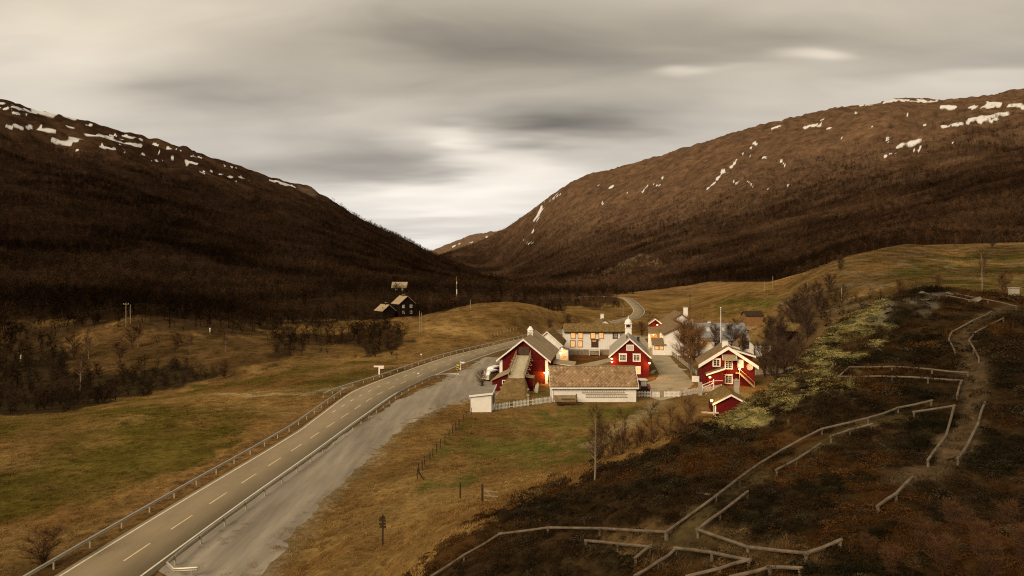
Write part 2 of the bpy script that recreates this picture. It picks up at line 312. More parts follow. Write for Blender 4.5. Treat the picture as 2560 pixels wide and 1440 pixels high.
def build_tps():
    P = []; Z = []
    for x, y, d in CTRL:
        X = (x-CX)/F*d; r = math.hypot(X, d); z = CAMZ-d*(y-YH)/F; P.append((math.atan2(X, d), math.log(r))); Z.append((z-zref(r))/r)
    for x, d, z in HID:
        X = (x-CX)/F*d; r = math.hypot(X, d); P.append((math.atan2(X, d), math.log(r))); Z.append((z-zref(r))/r)
    for x, ds in ((-500,0),(0,0),(400,0),(800,0),(1100,.3),(1300,.5),(1600,.8),(2000,1),(2560,1),(3000,1)):   # steep ground just below the frame
        for d, z0, z1 in ((3.5,19.2,19.8),(6,17,18.6),(10,13.2,17)) + (((20,6.5,0),(34,1.5,0)) if ds == 0 else ()):
            X = (x-CX)/F*d; r = math.hypot(X, d); P.append((math.atan2(X, d), math.log(r))); Z.append((z0*(1-ds)+z1*ds-zref(r))/r)
    for k in range(-6, 7):                                   # the knoll the camera stands on
        th = k*math.pi/6.5; P.append((th, math.log(1.6))); Z.append((20.3-zref(1.6))/1.6)
    for th in (-1.6, -2.2, -2.9, 1.6, 2.2, 2.9):
        for r, z in ((40, 12), (150, 12), (600, 60), (2500, 350), (9000, 400)): P.append((th, math.log(r))); Z.append((z-zref(r))/r)
    P = np.array(P); Z = np.array(Z); n = len(P)
    def ker(d2): return .5*d2*np.log(d2+1e-12)
    D2 = ((P[:, None]-P[None])**2*np.array([6.0, 1.0])).sum(-1); K = ker(D2)+np.eye(n)*2e-4
    Q = np.c_[np.ones(n), P]; A = np.block([[K, Q], [Q.T, np.zeros((3, 3))]])
    W = np.linalg.solve(A, np.r_[Z, np.zeros(3)])
    def ev(th, lr):
        out = np.empty(len(th))
        for i in range(0, len(th), 20000):
            a = th[i:i+20000, None]-P[None, :, 0]; b = lr[i:i+20000, None]-P[None, :, 1]
            out[i:i+20000] = ker(6.0*a*a+b*b)@W[:n]+W[n]+W[n+1]*th[i:i+20000]+W[n+2]*lr[i:i+20000]
        return out
    return ev
TPS = build_tps()
def poly_mask(X, Y, poly):
    m = np.zeros(X.shape, bool); n = len(poly)
    for i in range(n):
        x0, y0 = poly[i]; x1, y1 = poly[(i+1) % n]
        c = ((y0 > Y) != (y1 > Y)) & (X < (x1-x0)*(Y-y0)/((y1-y0) if y1 != y0 else 1e-9)+x0); m ^= c
    return m
def poly_dist(X, Y, poly, closed=True):
    d = np.full(X.shape, 1e9); n = len(poly)
    for i in range(n if closed else n-1):
        ax, ay = poly[i]; bx, by = poly[(i+1) % n]; vx, vy = bx-ax, by-ay; L2 = vx*vx+vy*vy+1e-9
        t = np.clip(((X-ax)*vx+(Y-ay)*vy)/L2, 0, 1); d = np.minimum(d, np.hypot(X-ax-t*vx, Y-ay-t*vy))
    return d
def G0(x, y, z=0.0):                                         # picture point on level ground z -> plan position
    d = F*(CAMZ-z)/(y-YH); return ((x-CX)/F*d, d)
def catmull(P, n=8):
    P = np.array(P, float); out = []
    E = np.vstack([2*P[0]-P[1], P, 2*P[-1]-P[-2]])
    for i in range(1, len(E)-2):
        for k in range(n):
            t = k/n; a, b, c, d = E[i-1], E[i], E[i+1], E[i+2]
            out.append(.5*((2*b)+(-a+c)*t+(2*a-5*b+4*c-d)*t*t+(-a+3*b-3*c+d)*t**3))
    out.append(P[-1]); return np.array(out)
ROAD = catmull([(-31.5,12,0),(-30.6,30,0),(-29.7,49.4,0),(-28.6,66,0),(-27.2,83,0),(-25.6,105,0),(-23.3,128,0),(-16.8,156,0),(-8.2,186,0),(2.5,215,0),(17.8,250,0),
                (37,284,.2),(55.5,318,.6),(66,355,1.6),(71.5,400,3.3),(73,436,5.2),(70,452,5.5),(61,466,5.4),(46,474,5.0)], 8)
YARD = [G0(*p) for p in [(470,1440),(640,1440),(700,1368),(762,1290),(830,1220),(905,1150),(960,1100),(1010,1062),(1060,1036),(1120,1010),(1176,998),(1215,982),(1246,968)]]+\
       [(-4.0,140),(-4.6,156),(-2.5,176)]+[G0(*p) for p in [(1215,893),(1172,921),(1128,938),(1105,956),(1055,975),(1000,1002),(860,1097),(640,1247),(500,1355),(432,1412)]]
YARD = [YARD[0]]+YARD[1:]
FARM = [(-7,105),(6,110),(24,107),(33,98),(42,100),(50,122),(64,140),(66,200),(54,236),(20,242),(6,215),(-1,170),(-4,150)]
FIELD_FLAT = FARM
# polar grid, fine inside the picture, coarse behind
th_f = np.linspace(-math.radians(43), math.radians(43), 840)
th_c = np.linspace(math.radians(43), 2*math.pi-math.radians(43), 34)[1:-1]
TH = np.r_[th_f, th_c]
lr = [math.log(1.2)]
while lr[-1] < math.log(14000):
    r = math.exp(lr[-1]); lr.append(lr[-1]+(.024 if r < 9 else .012 if r < 40 else .0085 if r < 480 else .0095 if r < 5200 else .03))
LR = np.array(lr); NT, NR = len(TH), len(LR)
TT, LL = np.meshgrid(TH, LR, indexing='ij'); RR = np.exp(LL)
GX = np.sin(TT)*RR; GY = np.cos(TT)*RR
TTs = np.where(TT > math.pi, TT-2*math.pi, TT)
GZ = (TPS(TTs.ravel(), LL.ravel()).reshape(TT.shape))*RR+zref(RR)
def relief():
    global GZ
    far = sstep(RR, 350, 900); near = 1-sstep(RR, 45, 75); mid = (1-near)*(1-far)
    hill = fbm(GX*.22, GY*.22, 4, 3)*.34+fbm(GX*.05, GY*.05, 2, 9)*.3
    midn = fbm(GX*.045, GY*.045, 4, 21)*.75
    # mountain sides: gullies running down the fall line, knobs and benches
    gul = np.abs(fbm(GX*.0024+GY*.0011, GY*.0042-GX*.001, 5, 31, .55)); knob = fbm(GX*.012, GY*.012, 4, 41)
    slope_h = np.clip(GZ/300, 0, 1.2)
    mtn = -gul*46*slope_h+knob*(3+4*slope_h)
    nearcam = sstep(RR, 3, 9)
    GZ += hill*near*nearcam+midn*mid*sstep(RR, 60, 140)+mtn*far
    GZ += 2.0*fbm(GX*.028, GY*.028, 3, 291)*sstep(-GX, 40, 75)*sstep(GY, 165, 190)*(1-sstep(GY, 290, 340))
    GZ += 4.2*np.exp(-.5*(((GX+6)/36)**2+((GY-259)/17)**2))       # the grassy mound beyond the road
    # level ground: farm flat, road bed, gravel yard
    P2 = [tuple(p[:2]) for p in FARM]; ins = poly_mask(GX, GY, P2); dd = poly_dist(GX, GY, P2); sd_ = np.where(ins, -dd, dd)
    wf = 1-sstep(sd_, -3, 9); GZ = GZ*(1-wf)+0*wf
    yd = poly_dist(GX, GY, YARD); yi = poly_mask(GX, GY, YARD); sd_ = np.where(yi, -yd, yd); wy = 1-sstep(sd_, 1.6, 8); GZ = GZ*(1-wy)+(-.055)*wy
    R2 = ROAD[::2]; best = np.full(GX.shape, 1e9); zr = np.zeros(GX.shape)
    sel = (GY > 5) & (GY < 640) & (np.abs(TTs) < .95)
    xs, ys = GX[sel], GY[sel]; bd = best[sel]; bz = zr[sel]
    for i in range(len(R2)-1):
        a, b = R2[i], R2[i+1]; v = b-a; t = np.clip(((xs-a[0])*v[0]+(ys-a[1])*v[1])/(v[0]**2+v[1]**2), 0, 1)
        d = np.hypot(xs-a[0]-t*v[0], ys-a[1]-t*v[1]); k = d < bd; bd = np.where(k, d, bd); bz = np.where(k, a[2]+t*v[2], bz)
    best[sel] = bd; zr[sel] = bz
    wr = 1-sstep(best, 5.0, 13); GZ = GZ*(1-wr)+(zr-.14)*wr
    return best
ROADD = relief()
def zat(x, y):
    x = np.asarray(x, float); y = np.asarray(y, float); r = np.hypot(x, y); t = np.arctan2(x, y)
    fi = np.clip((t-th_f[0])/(th_f[1]-th_f[0]), 0, len(th_f)-1.001); fj = np.clip(np.interp(np.log(r), LR, np.arange(NR)), 0, NR-1.001)
    i = fi.astype(int); j = fj.astype(int); a = fi-i; b = fj-j
    return (GZ[i, j]*(1-a)+GZ[i+1, j]*a)*(1-b)+(GZ[i, j+1]*(1-a)+GZ[i+1, j+1]*a)*b
def Z0(x, y): return float(zat(x, y))
def hit(px, py, dmin=4.0, dmax=9000):                       # first ground met when looking at a picture point
    d = np.exp(np.linspace(math.log(dmin), math.log(dmax), 2600)); X = (px-CX)/F*d; z = CAMZ-(py-YH)/F*d
    g = zat(X, d) >= z; k = int(np.argmax(g)) if g.any() else len(d)-1
    return float(X[k]), float(d[k]), float(zat(X[k], d[k]))
PXG = CX+F*GX/np.maximum(GY, .1); PYG = YH-F*(GZ-CAMZ)/np.maximum(GY, .1); FRONT = GY > .5
# ---- land cover (what grows or lies on each patch of ground)
def land_cover():
    wx = PXG+fbm(GX/np.maximum(RR, 1)*18, LL*9, 4, 61)*60; wy = PYG+fbm(GX/np.maximum(RR, 1)*18+40, LL*9, 4, 71)*26
    fine = fbm(GX*.35, GY*.35, 3, 81); patch = fbm(GX*.03, GY*.03, 4, 91)
    C = np.empty(GX.shape+(3,)); H = {}
    def fill(c): C[...] = c
    def put(mask, c, a=1.0):
        m = (mask*a)[..., None] if not np.isscalar(mask) else mask; C[...] = C*(1-m)+np.array(c)*m
    fill((.150,.092,.037))
    put(sstep(patch, -.05, .25), (.115,.065,.026), .7); put(sstep(fbm(GX*.06, GY*.06, 3, 15), .05, .35), (.180,.118,.050), .8)
    def zone(poly, dmin, dmax): return (poly_mask(wx, wy, poly) & FRONT & (GY > dmin) & (GY < dmax)).astype(float)
    # mountains: brown heath above, leaf litter under the birch woods
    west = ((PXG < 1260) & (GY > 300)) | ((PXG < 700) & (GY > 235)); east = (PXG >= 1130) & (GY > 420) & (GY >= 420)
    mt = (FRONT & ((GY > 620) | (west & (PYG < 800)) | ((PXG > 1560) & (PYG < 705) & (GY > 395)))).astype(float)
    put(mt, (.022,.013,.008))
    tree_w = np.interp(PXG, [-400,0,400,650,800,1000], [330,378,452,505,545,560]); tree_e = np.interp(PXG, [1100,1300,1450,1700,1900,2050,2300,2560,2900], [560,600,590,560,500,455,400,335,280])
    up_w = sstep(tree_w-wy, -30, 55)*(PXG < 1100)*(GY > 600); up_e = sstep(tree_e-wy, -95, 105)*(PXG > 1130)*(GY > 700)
    put(up_w, (.032,.019,.011)); put(up_e, (.098,.062,.036))  # western heath is a darker copy, with that mountainside's shade in its colour
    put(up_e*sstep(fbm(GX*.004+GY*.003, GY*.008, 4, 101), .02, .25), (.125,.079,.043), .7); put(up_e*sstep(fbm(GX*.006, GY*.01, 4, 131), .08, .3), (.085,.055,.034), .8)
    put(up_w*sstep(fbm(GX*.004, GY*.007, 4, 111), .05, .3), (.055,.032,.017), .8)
    st = sstep(fbm(GX*.0035-GY*.0012, GY*.0035+GX*.004, 4, 121), .12, .4)*(PXG > 1130)*(GY > 700)*mt*(1-up_e); put(st, (.080,.049,.026), .5)
    rk = zone([(1330,745),(1440,700),(1540,660),(1640,640),(1650,665),(1560,700),(1450,735)], 400, 2400)*sstep(fine, -.1, .2); put(rk, (.17,.12,.07), .8)
    farh = ((GY > 5900) & FRONT).astype(float); put(farh, (.13,.088,.055))
    bluff = zone([(720,440),(790,450),(835,500),(800,500),(760,470)], 1500, 4000); put(bluff, (.11,.078,.052), .8)
    # snow
    S = np.zeros(GX.shape)
    snow = [ # west crest and flank streaks: x0,y0,x1,y1,width
     (0,257,90,283,7),(60,272,190,297,9),(0,270,30,274,5),(30,285,65,287,5),(20,314,60,322,6),(40,313,135,328,8),(145,340,230,361,7),(130,350,175,363,6),(190,333,240,340,5),(190,342,250,353,5),
     (245,338,355,366,9),(285,332,360,350,4),(215,310,260,322,4),(415,347,460,357,6),(505,372,525,388,7),(375,378,395,386,4),(398,380,440,395,4),(475,390,505,393,4),(250,365,312,380,4),(405,370,425,373,3),
     (435,372,455,376,3),(460,410,475,415,3),(500,425,515,433,4),(527,428,555,435,4),(570,438,592,453,5),(600,442,625,453,4),(675,448,735,467,5),(415,400,425,404,3),
     # east: streams of old snow in the gullies and fields on the top
     (2205,256,2240,251,8),(2225,250,2345,252,6),(2430,268,2560,262,10),(2470,255,2560,268,8),(2350,266,2390,266,7),(2345,320,2425,305,9),(2425,300,2520,283,11),(2440,305,2490,298,8),(2455,313,2495,296,4),
     (2245,368,2300,352,10),(2285,373,2302,365,4),(2297,375,2310,370,6),(2211,393,2235,383,4),(1872,372,1888,358,4),(1790,450,1860,382,4),(1805,430,1825,415,6),(1765,472,1792,452,4),(1930,320,1950,318,5),(2012,318,2055,310,6),
     (2050,300,2056,298,7),(2068,322,2088,319,5),(1905,396,1920,394,6),(1952,403,1962,412,4),(2090,349,2108,347,4),(2215,350,2220,349,4),(1363,505,1400,485,4),(1338,553,1356,515,6),(1312,603,1330,578,5),(1330,560,1340,545,7),
     (1870,452,1880,470,4),(1915,475,1920,472,5),(1635,458,1625,470,3),(1605,480,1620,470,3),(1503,506,1505,512,5),(1970,465,1975,462,3),(2375,250,2400,246,4),(2150,262,2180,261,3),(1700,400,1730,388,2),(1330,605,1318,612,3),(1170,607,1180,604,4),(1130,617,1150,609,4),(1215,594,1222,592,3)]
    R = random.Random(9)
    for k in range(14):
        x = R.uniform(0, 640); cy = np.interp(x, [0, 200, 400, 600], [250, 302, 348, 416]); y = cy+R.uniform(.12, .95)*np.interp(x, [0, 640], [115, 45]); l = R.uniform(12, 60); snow.append((x, y, x+l, y+l*.24, R.uniform(2.4, 4.2)))
    for k in range(22):
        x = R.uniform(1480, 2420); cy = np.interp(x, [1400, 1800, 2200, 2560], [475, 340, 250, 222]); y = cy+R.uniform(.1, 1)*np.interp(x, [1400, 1900, 2560], [70, 150, 110]); l = R.uniform(4, 14); snow.append((x, y, x+l, y-l*R.uniform(.1, .9), R.uniform(2.2, 3.6)))
    jag = fbm(GX*.02, GY*.02, 3, 141)*6; jx = fbm(GX*.012, GY*.012, 3, 151)*9
    for x0, y0, x1, y1, w in snow:
        vx, vy = x1-x0, y1-y0; L2 = vx*vx+vy*vy; x = PXG+jx; y = PYG+jag*.35
        sel = FRONT & (GY > 800) & (PXG > min(x0, x1)-40) & (PXG < max(x0, x1)+40) & (PYG > min(y0, y1)-30) & (PYG < max(y0, y1)+30)
        if not sel.any(): continue
        xs, ys = x[sel], y[sel]; t = np.clip(((xs-x0)*vx+(ys-y0)*vy)/L2, 0, 1); d = np.hypot(xs-x0-t*vx, (ys-y0-t*vy)*1.15)
        q = 1-sstep(d, w*.15, w*.72); S[sel] = np.maximum(S[sel], q)
    # lowland
    green = (.062,.052,.011); green2 = (.088,.082,.022)
    def patchy(m, c, a, sd=0, sc=.05): put(m*sstep(fbm(GX*sc, GY*sc, 4, 161+sd)+.55*fbm(GX*sc*5, GY*sc*2.2, 3, 191+sd), -.42, .38), c, a)
    patchy(zone([(-400,1080),(300,1010),(560,960),(900,900),(1010,905),(880,960),(700,1040),(560,1130),(300,1240),(0,1320),(-400,1380)], 45, 175), green, .88, 0, .03)
    patchy(zone([(1120,1060),(1200,1050),(1300,1040),(1640,1010),(1560,1090),(1480,1150),(1380,1180),(1250,1185),(1120,1230),(1050,1220)], 50, 125), green2, .9, 2)
    put(zone([(1340,1120),(1420,1100),(1560,1070),(1480,1150),(1390,1170)], 50, 125)*sstep(fine, -.2, .3), (.055,.062,.013), .8)
    patchy(zone([(1250,985),(1385,960),(1385,1010),(1250,1030)], 100, 130), green2, .6, 3)
    patchy(zone([(1780,775),(1850,735),(1940,738),(1950,770),(1860,800)], 200, 340), (.070,.066,.016), .9, 4)
    patchy(zone([(2210,745),(2230,690),(2280,650),(2400,632),(2700,625),(2700,745)], 140, 330), (.064,.056,.016), .85, 5, .03)
    put(zone([(925,855),(1000,850),(985,870),(930,872)], 180, 250), green, .9)
    put(zone([(1420,885),(1530,880),(1530,910),(1420,918)], 130, 200), (.10,.045,.018), .9)
    # sandy river bluffs, dark channel
    sand = zone([(100,960),(190,900),(240,840),(330,785),(400,815),(470,850),(540,830),(640,860),(760,880),(700,905),(560,945),(400,930),(300,945)], 165, 270); put(sand, (.070,.042,.019), .9)
    chan = np.maximum(zone([(-400,1075),(0,1035),(180,1025),(330,990),(450,965),(570,935),(550,922),(420,925),(300,940),(200,955),(190,900),(140,870),(-400,900)], 108, 215), 0); put(chan, (.022,.016,.010), .92)
    wood = np.maximum(zone([(-400,600),(1110,600),(1110,782),(960,792),(860,802),(740,817),(690,822),(640,838),(560,838),(500,847),(450,836),(400,815),(335,790),(290,800),(240,835),(160,850),(100,880),(60,900),(-400,930)], 190, 3000), zone([(640,850),(700,835),(800,832),(930,815),(1010,815),(1040,830),(1010,860),(985,882),(950,887),(900,868),(850,868),(790,872),(720,895),(690,890)], 170, 330)); put(wood*(1-mt)*sstep(patch, -.6, -.25), (.034,.021,.012), .92)
    wood2 = zone([(1090,640),(1560,640),(1562,730),(1545,760),(1480,772),(1400,780),(1340,782),(1280,786),(1200,790),(1150,797),(1100,792)], 282, 3000); put(wood2*(1-mt)*sstep(patch, -.5, -.1), (.036,.022,.013), .92)
    HZw = np.maximum(np.maximum(wood, wood2), chan)
    rwood = zone([(1900,830),(2000,740),(2080,745),(2200,750),(2160,820),(2040,880),(1960,930),(1900,900)], 130, 260); put(rwood, (.065,.042,.025), .85)
    terr = zone([(1930,745),(2000,690),(2080,650),(2200,620),(2300,595),(3200,560),(3200,760),(2200,765),(2080,790),(1960,800)], 140, 440)*(1-mt); put(terr*sstep(patch+.6*fine, -.5, .3), (.072,.048,.022), .8); patchy(zone([(2210,745),(2230,690),(2280,650),(2400,632),(2700,625),(2700,745)], 140, 330), (.056,.050,.014), .8, 5, .03); put(terr*sstep(fbm(GX*.09, GY*.09, 4, 251), .12, .34), (.13,.10,.07), .6)
    # heath hill
    hm = ((poly_mask(wx+30, wy, [(1060,1440),(1150,1375),(1250,1300),(1380,1225),(1500,1190),(1640,1130),(1740,1090),(1840,1042),(1900,1000),(2000,905),(2100,790),(2200,735),(2300,705),(3600,700),(3600,9000),(600,9000),(1000,1500)]) & FRONT) | ~FRONT) & (RR < 82)
    hm = hm.astype(float); put(hm, (.024,.015,.008))
    put(hm*sstep(fbm(GX*.16, GY*.16, 4, 171), .05, .35), (.050,.025,.009), .7)
    put(hm*sstep(fbm(GX*.22, GY*.22, 4, 181), .12, .4), (.013,.010,.006), .8)
    moss = zone([(2240,765),(2215,815),(2190,860),(2170,905),(2150,950),(2080,965),(2010,1000),(1930,1060),(1850,1085),(1800,1070),(1790,1040),(1900,940),(2000,850),(2100,740),(2180,720)], 26, 72)*sstep(fbm(GX*.5, GY*.5, 4, 191)+.5*fbm(GX*.14, GY*.14, 3, 281), -.22, .12); put(moss, (.20,.172,.080), .92)
    rocky = zone([(2180,770),(2260,745),(2420,735),(2440,745),(2330,760),(2290,790),(2200,800)], 40, 75)*sstep(fine, -.15, .2); put(rocky, (.085,.076,.06), .8)
    dry = zone([(1480,1330),(1700,1310),(2020,1370),(2100,1420),(1880,1440),(1600,1440)], 10, 30); put(dry*sstep(fine, -.3, .2), (.085,.055,.026), .75)
    trail = [(2270,1200),(2380,1150),(2405,1090),(2430,1010),(2440,950),(2410,890),(2400,840),(2470,790),(2530,765)]
    T = [hit(*p)[:2] for p in trail]; td = poly_dist(GX, GY, T, False); tm = (1-sstep(td+fine*.6, .28, .72))*(RR < 85)
    trail2 = [(1700,1350),(1850,1230),(1960,1155),(2150,1070),(2330,1015)]; T2 = [hit(*p)[:2] for p in trail2]; td2 = poly_dist(GX, GY, T2, False); tm2 = (1-sstep(td2+fine*.6, .2, .65))*(RR < 85)
    put(tm, (.056,.039,.025), .95); put(tm2, (.045,.034,.018), .8)
    # worn tracks on grass
    trk = [G0(*p) for p in [(1650,1002),(1625,1025),(1570,1068),(1520,1105),(1480,1135)]]; td3 = poly_dist(GX, GY, trk, False); put((1-sstep(td3+fine, .6, 2.2))*FRONT, (.24,.185,.115), .8)
    trk = [hit(*p)[:2] for p in [(540,985),(640,990),(760,986),(880,968)]]; td3 = poly_dist(GX, GY, trk, False); put((1-sstep(td3+fine, .4, 1.6))*FRONT, (.23,.185,.12), .8)
    yd = np.where(poly_mask(GX, GY, YARD), -1, 1)*poly_dist(GX, GY, YARD); put((1-sstep(yd+fine*1.6+.5*patch, .2, 2.6))*FRONT*(GY < 200), (.19,.145,.095), .9)
    lowl = zone([(-400,780),(700,790),(1000,800),(1000,880),(860,880),(720,905),(560,950),(300,1000),(-400,1060)], 150, 330)*(1-HZw); put(lowl*sstep(patch+.5*fine, -.55, .25), (.070,.043,.020), .62)
    verge = sstep(ROADD, 3, 5)*(1-sstep(ROADD, 5.2, 9))*FRONT*(GY < 300); put(verge, (.118,.070,.034), .7)
    H['heath'] = hm*(1-tm)*(1-.9*tm2); H['moss'] = moss; H['up_w'] = up_w; H['up_e'] = up_e; H['mt'] = mt; H['wood'] = np.maximum(wood, wood2); H['chan'] = chan; H['rwood'] = rwood; H['sand'] = sand
    H['rocky'] = rocky; H['rk'] = rk; H['st'] = st; H['dry'] = dry
    fr = (GY > 500); C[..., 2] *= np.where(fr, .92, .80); C[..., 1] *= np.where(fr, .93, .96)
    for k in range(1):
        C[1:-1, 1:-1] = (C[1:-1, 1:-1]*2+C[2:, 1:-1]+C[:-2, 1:-1]+C[1:-1, 2:]+C[1:-1, :-2])/6
    return C, S, H
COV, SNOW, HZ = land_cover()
def ground_material():
    m = bpy.data.materials.new('open_ground'); m.use_nodes = True; nt = m.node_tree; b = nt.nodes['Principled BSDF']; N = nt.nodes.new; L = nt.links.new
    b.inputs['Roughness'].default_value = .95; b.inputs['Specular IOR Level'].default_value = 0.0
    at = N('ShaderNodeAttribute'); at.attribute_name = 'cover'; sn = N('ShaderNodeAttribute'); sn.attribute_name = 'snow'
    ge = N('ShaderNodeNewGeometry'); cur = at.outputs['Color']; hs = []
    for sc, lo, hi, det in ((2.5, .6, 1.4, 4), (.25, .68, 1.32, 4), (.03, .5, 1.5, 5)):
        nz = N('ShaderNodeTexNoise'); nz.inputs['Scale'].default_value = sc; nz.inputs['Detail'].default_value = det; nz.inputs['Roughness'].default_value = .65; L(ge.outputs['Position'], nz.inputs['Vector'])
        mr = N('ShaderNodeMapRange'); mr.inputs[1].default_value = .3; mr.inputs[2].default_value = .7; mr.inputs[3].default_value = lo; mr.inputs[4].default_value = hi; L(nz.outputs[0], mr.inputs[0])
        v = N('ShaderNodeVectorMath'); v.operation = 'SCALE'; L(cur, v.inputs[0]); L(mr.outputs[0], v.inputs['Scale']); cur = v.outputs[0]; hs.append(nz.outputs[0])
    nz = N('ShaderNodeTexNoise'); nz.inputs['Scale'].default_value = .05; nz.inputs['Detail'].default_value = 6; L(ge.outputs['Position'], nz.inputs['Vector'])
    ad = N('ShaderNodeMath'); ad.operation = 'MULTIPLY_ADD'; L(nz.outputs[0], ad.inputs[0]); ad.inputs[1].default_value = .5; ad.inputs[2].default_value = -.25
    a2 = N('ShaderNodeMath'); L(sn.outputs['Fac'], a2.inputs[0]); L(ad.outputs[0], a2.inputs[1])
    mr = N('ShaderNodeMapRange'); mr.inputs[1].default_value = .38; mr.inputs[2].default_value = .66; L(a2.outputs[0], mr.inputs[0])
    mx = N('ShaderNodeMix'); mx.data_type = 'RGBA'; L(mr.outputs[0], mx.inputs[0]); L(cur, mx.inputs[6]); mx.inputs[7].default_value = (.56,.55,.535,1); L(mx.outputs[2], b.inputs['Base Color'])
    prev = None
    for h, d, s in ((hs[1], .7, .5),):
        bp = N('ShaderNodeBump'); bp.inputs['Strength'].default_value = s; bp.inputs['Distance'].default_value = d; L(h, bp.inputs['Height'])
        if prev: L(prev, bp.inputs['Normal'])
        prev = bp.outputs[0]
    L(prev, b.inputs['Normal']); return m
def build_ground():
    V = np.stack([GX, GY, GZ], -1).reshape(-1, 3); I = np.arange(NT*NR).reshape(NT, NR); J = np.roll(I, -1, 0)
    Q = np.stack([I[:, :-1], I[:, 1:], J[:, 1:], J[:, :-1]], -1).reshape(-1, 4)
    V = np.vstack([V, [[0, 0, 20.3]]]); c = len(V)-1
    o = mesh_np('ground', V, Q, ground_material(), smooth=True); me = o.data
    # close the little ring at the camera's feet
    cc = np.c_[COV.reshape(-1, 3), np.ones(NT*NR)]; cc = np.vstack([cc, [[.03, .02, .01, 1]]])
    a = me.attributes.new('cover', 'FLOAT_COLOR', 'POINT'); a.data.foreach_set('color', cc.astype(np.float32).ravel())
    s = me.attributes.new('snow', 'FLOAT', 'POINT'); s.data.foreach_set('value', np.r_[SNOW.ravel(), 0].astype(np.float32))
    tag(o, 'valley floor, fields and mountainsides of brown heath with snow patches', 'ground', kind='structure')
build_ground()
def strip(name, path, off0, off1, dz, mat, label, cat, skirt=0.0, parent=None, sub=1):
    P = path; T = np.gradient(P[:, :2], axis=0); T /= np.linalg.norm(T, axis=1)[:, None]; Nn = np.c_[T[:, 1], -T[:, 0]]
    o0 = np.broadcast_to(off0, len(P)); o1 = np.broadcast_to(off1, len(P))
    rows = [np.c_[P[:, :2]+Nn*(o0-.02)[:, None], P[:, 2]+dz-skirt]] if skirt else []
    for k in range(sub+1): rows.append(np.c_[P[:, :2]+Nn*(o0+(o1-o0)*k/sub)[:, None], P[:, 2]+dz])
    if skirt: rows.append(np.c_[P[:, :2]+Nn*(o1+.02)[:, None], P[:, 2]+dz-skirt])
    V = np.stack(rows, 1).reshape(-1, 3); n = len(P); k = len(rows); I = np.arange(n*k).reshape(n, k)
    Q = np.stack([I[:-1, :-1], I[:-1, 1:], I[1:, 1:], I[1:, :-1]], -1).reshape(-1, 4)
    o = mesh_np(name, V, Q, mat, parent)
    if label: tag(o, label, cat, kind='structure')
    return o
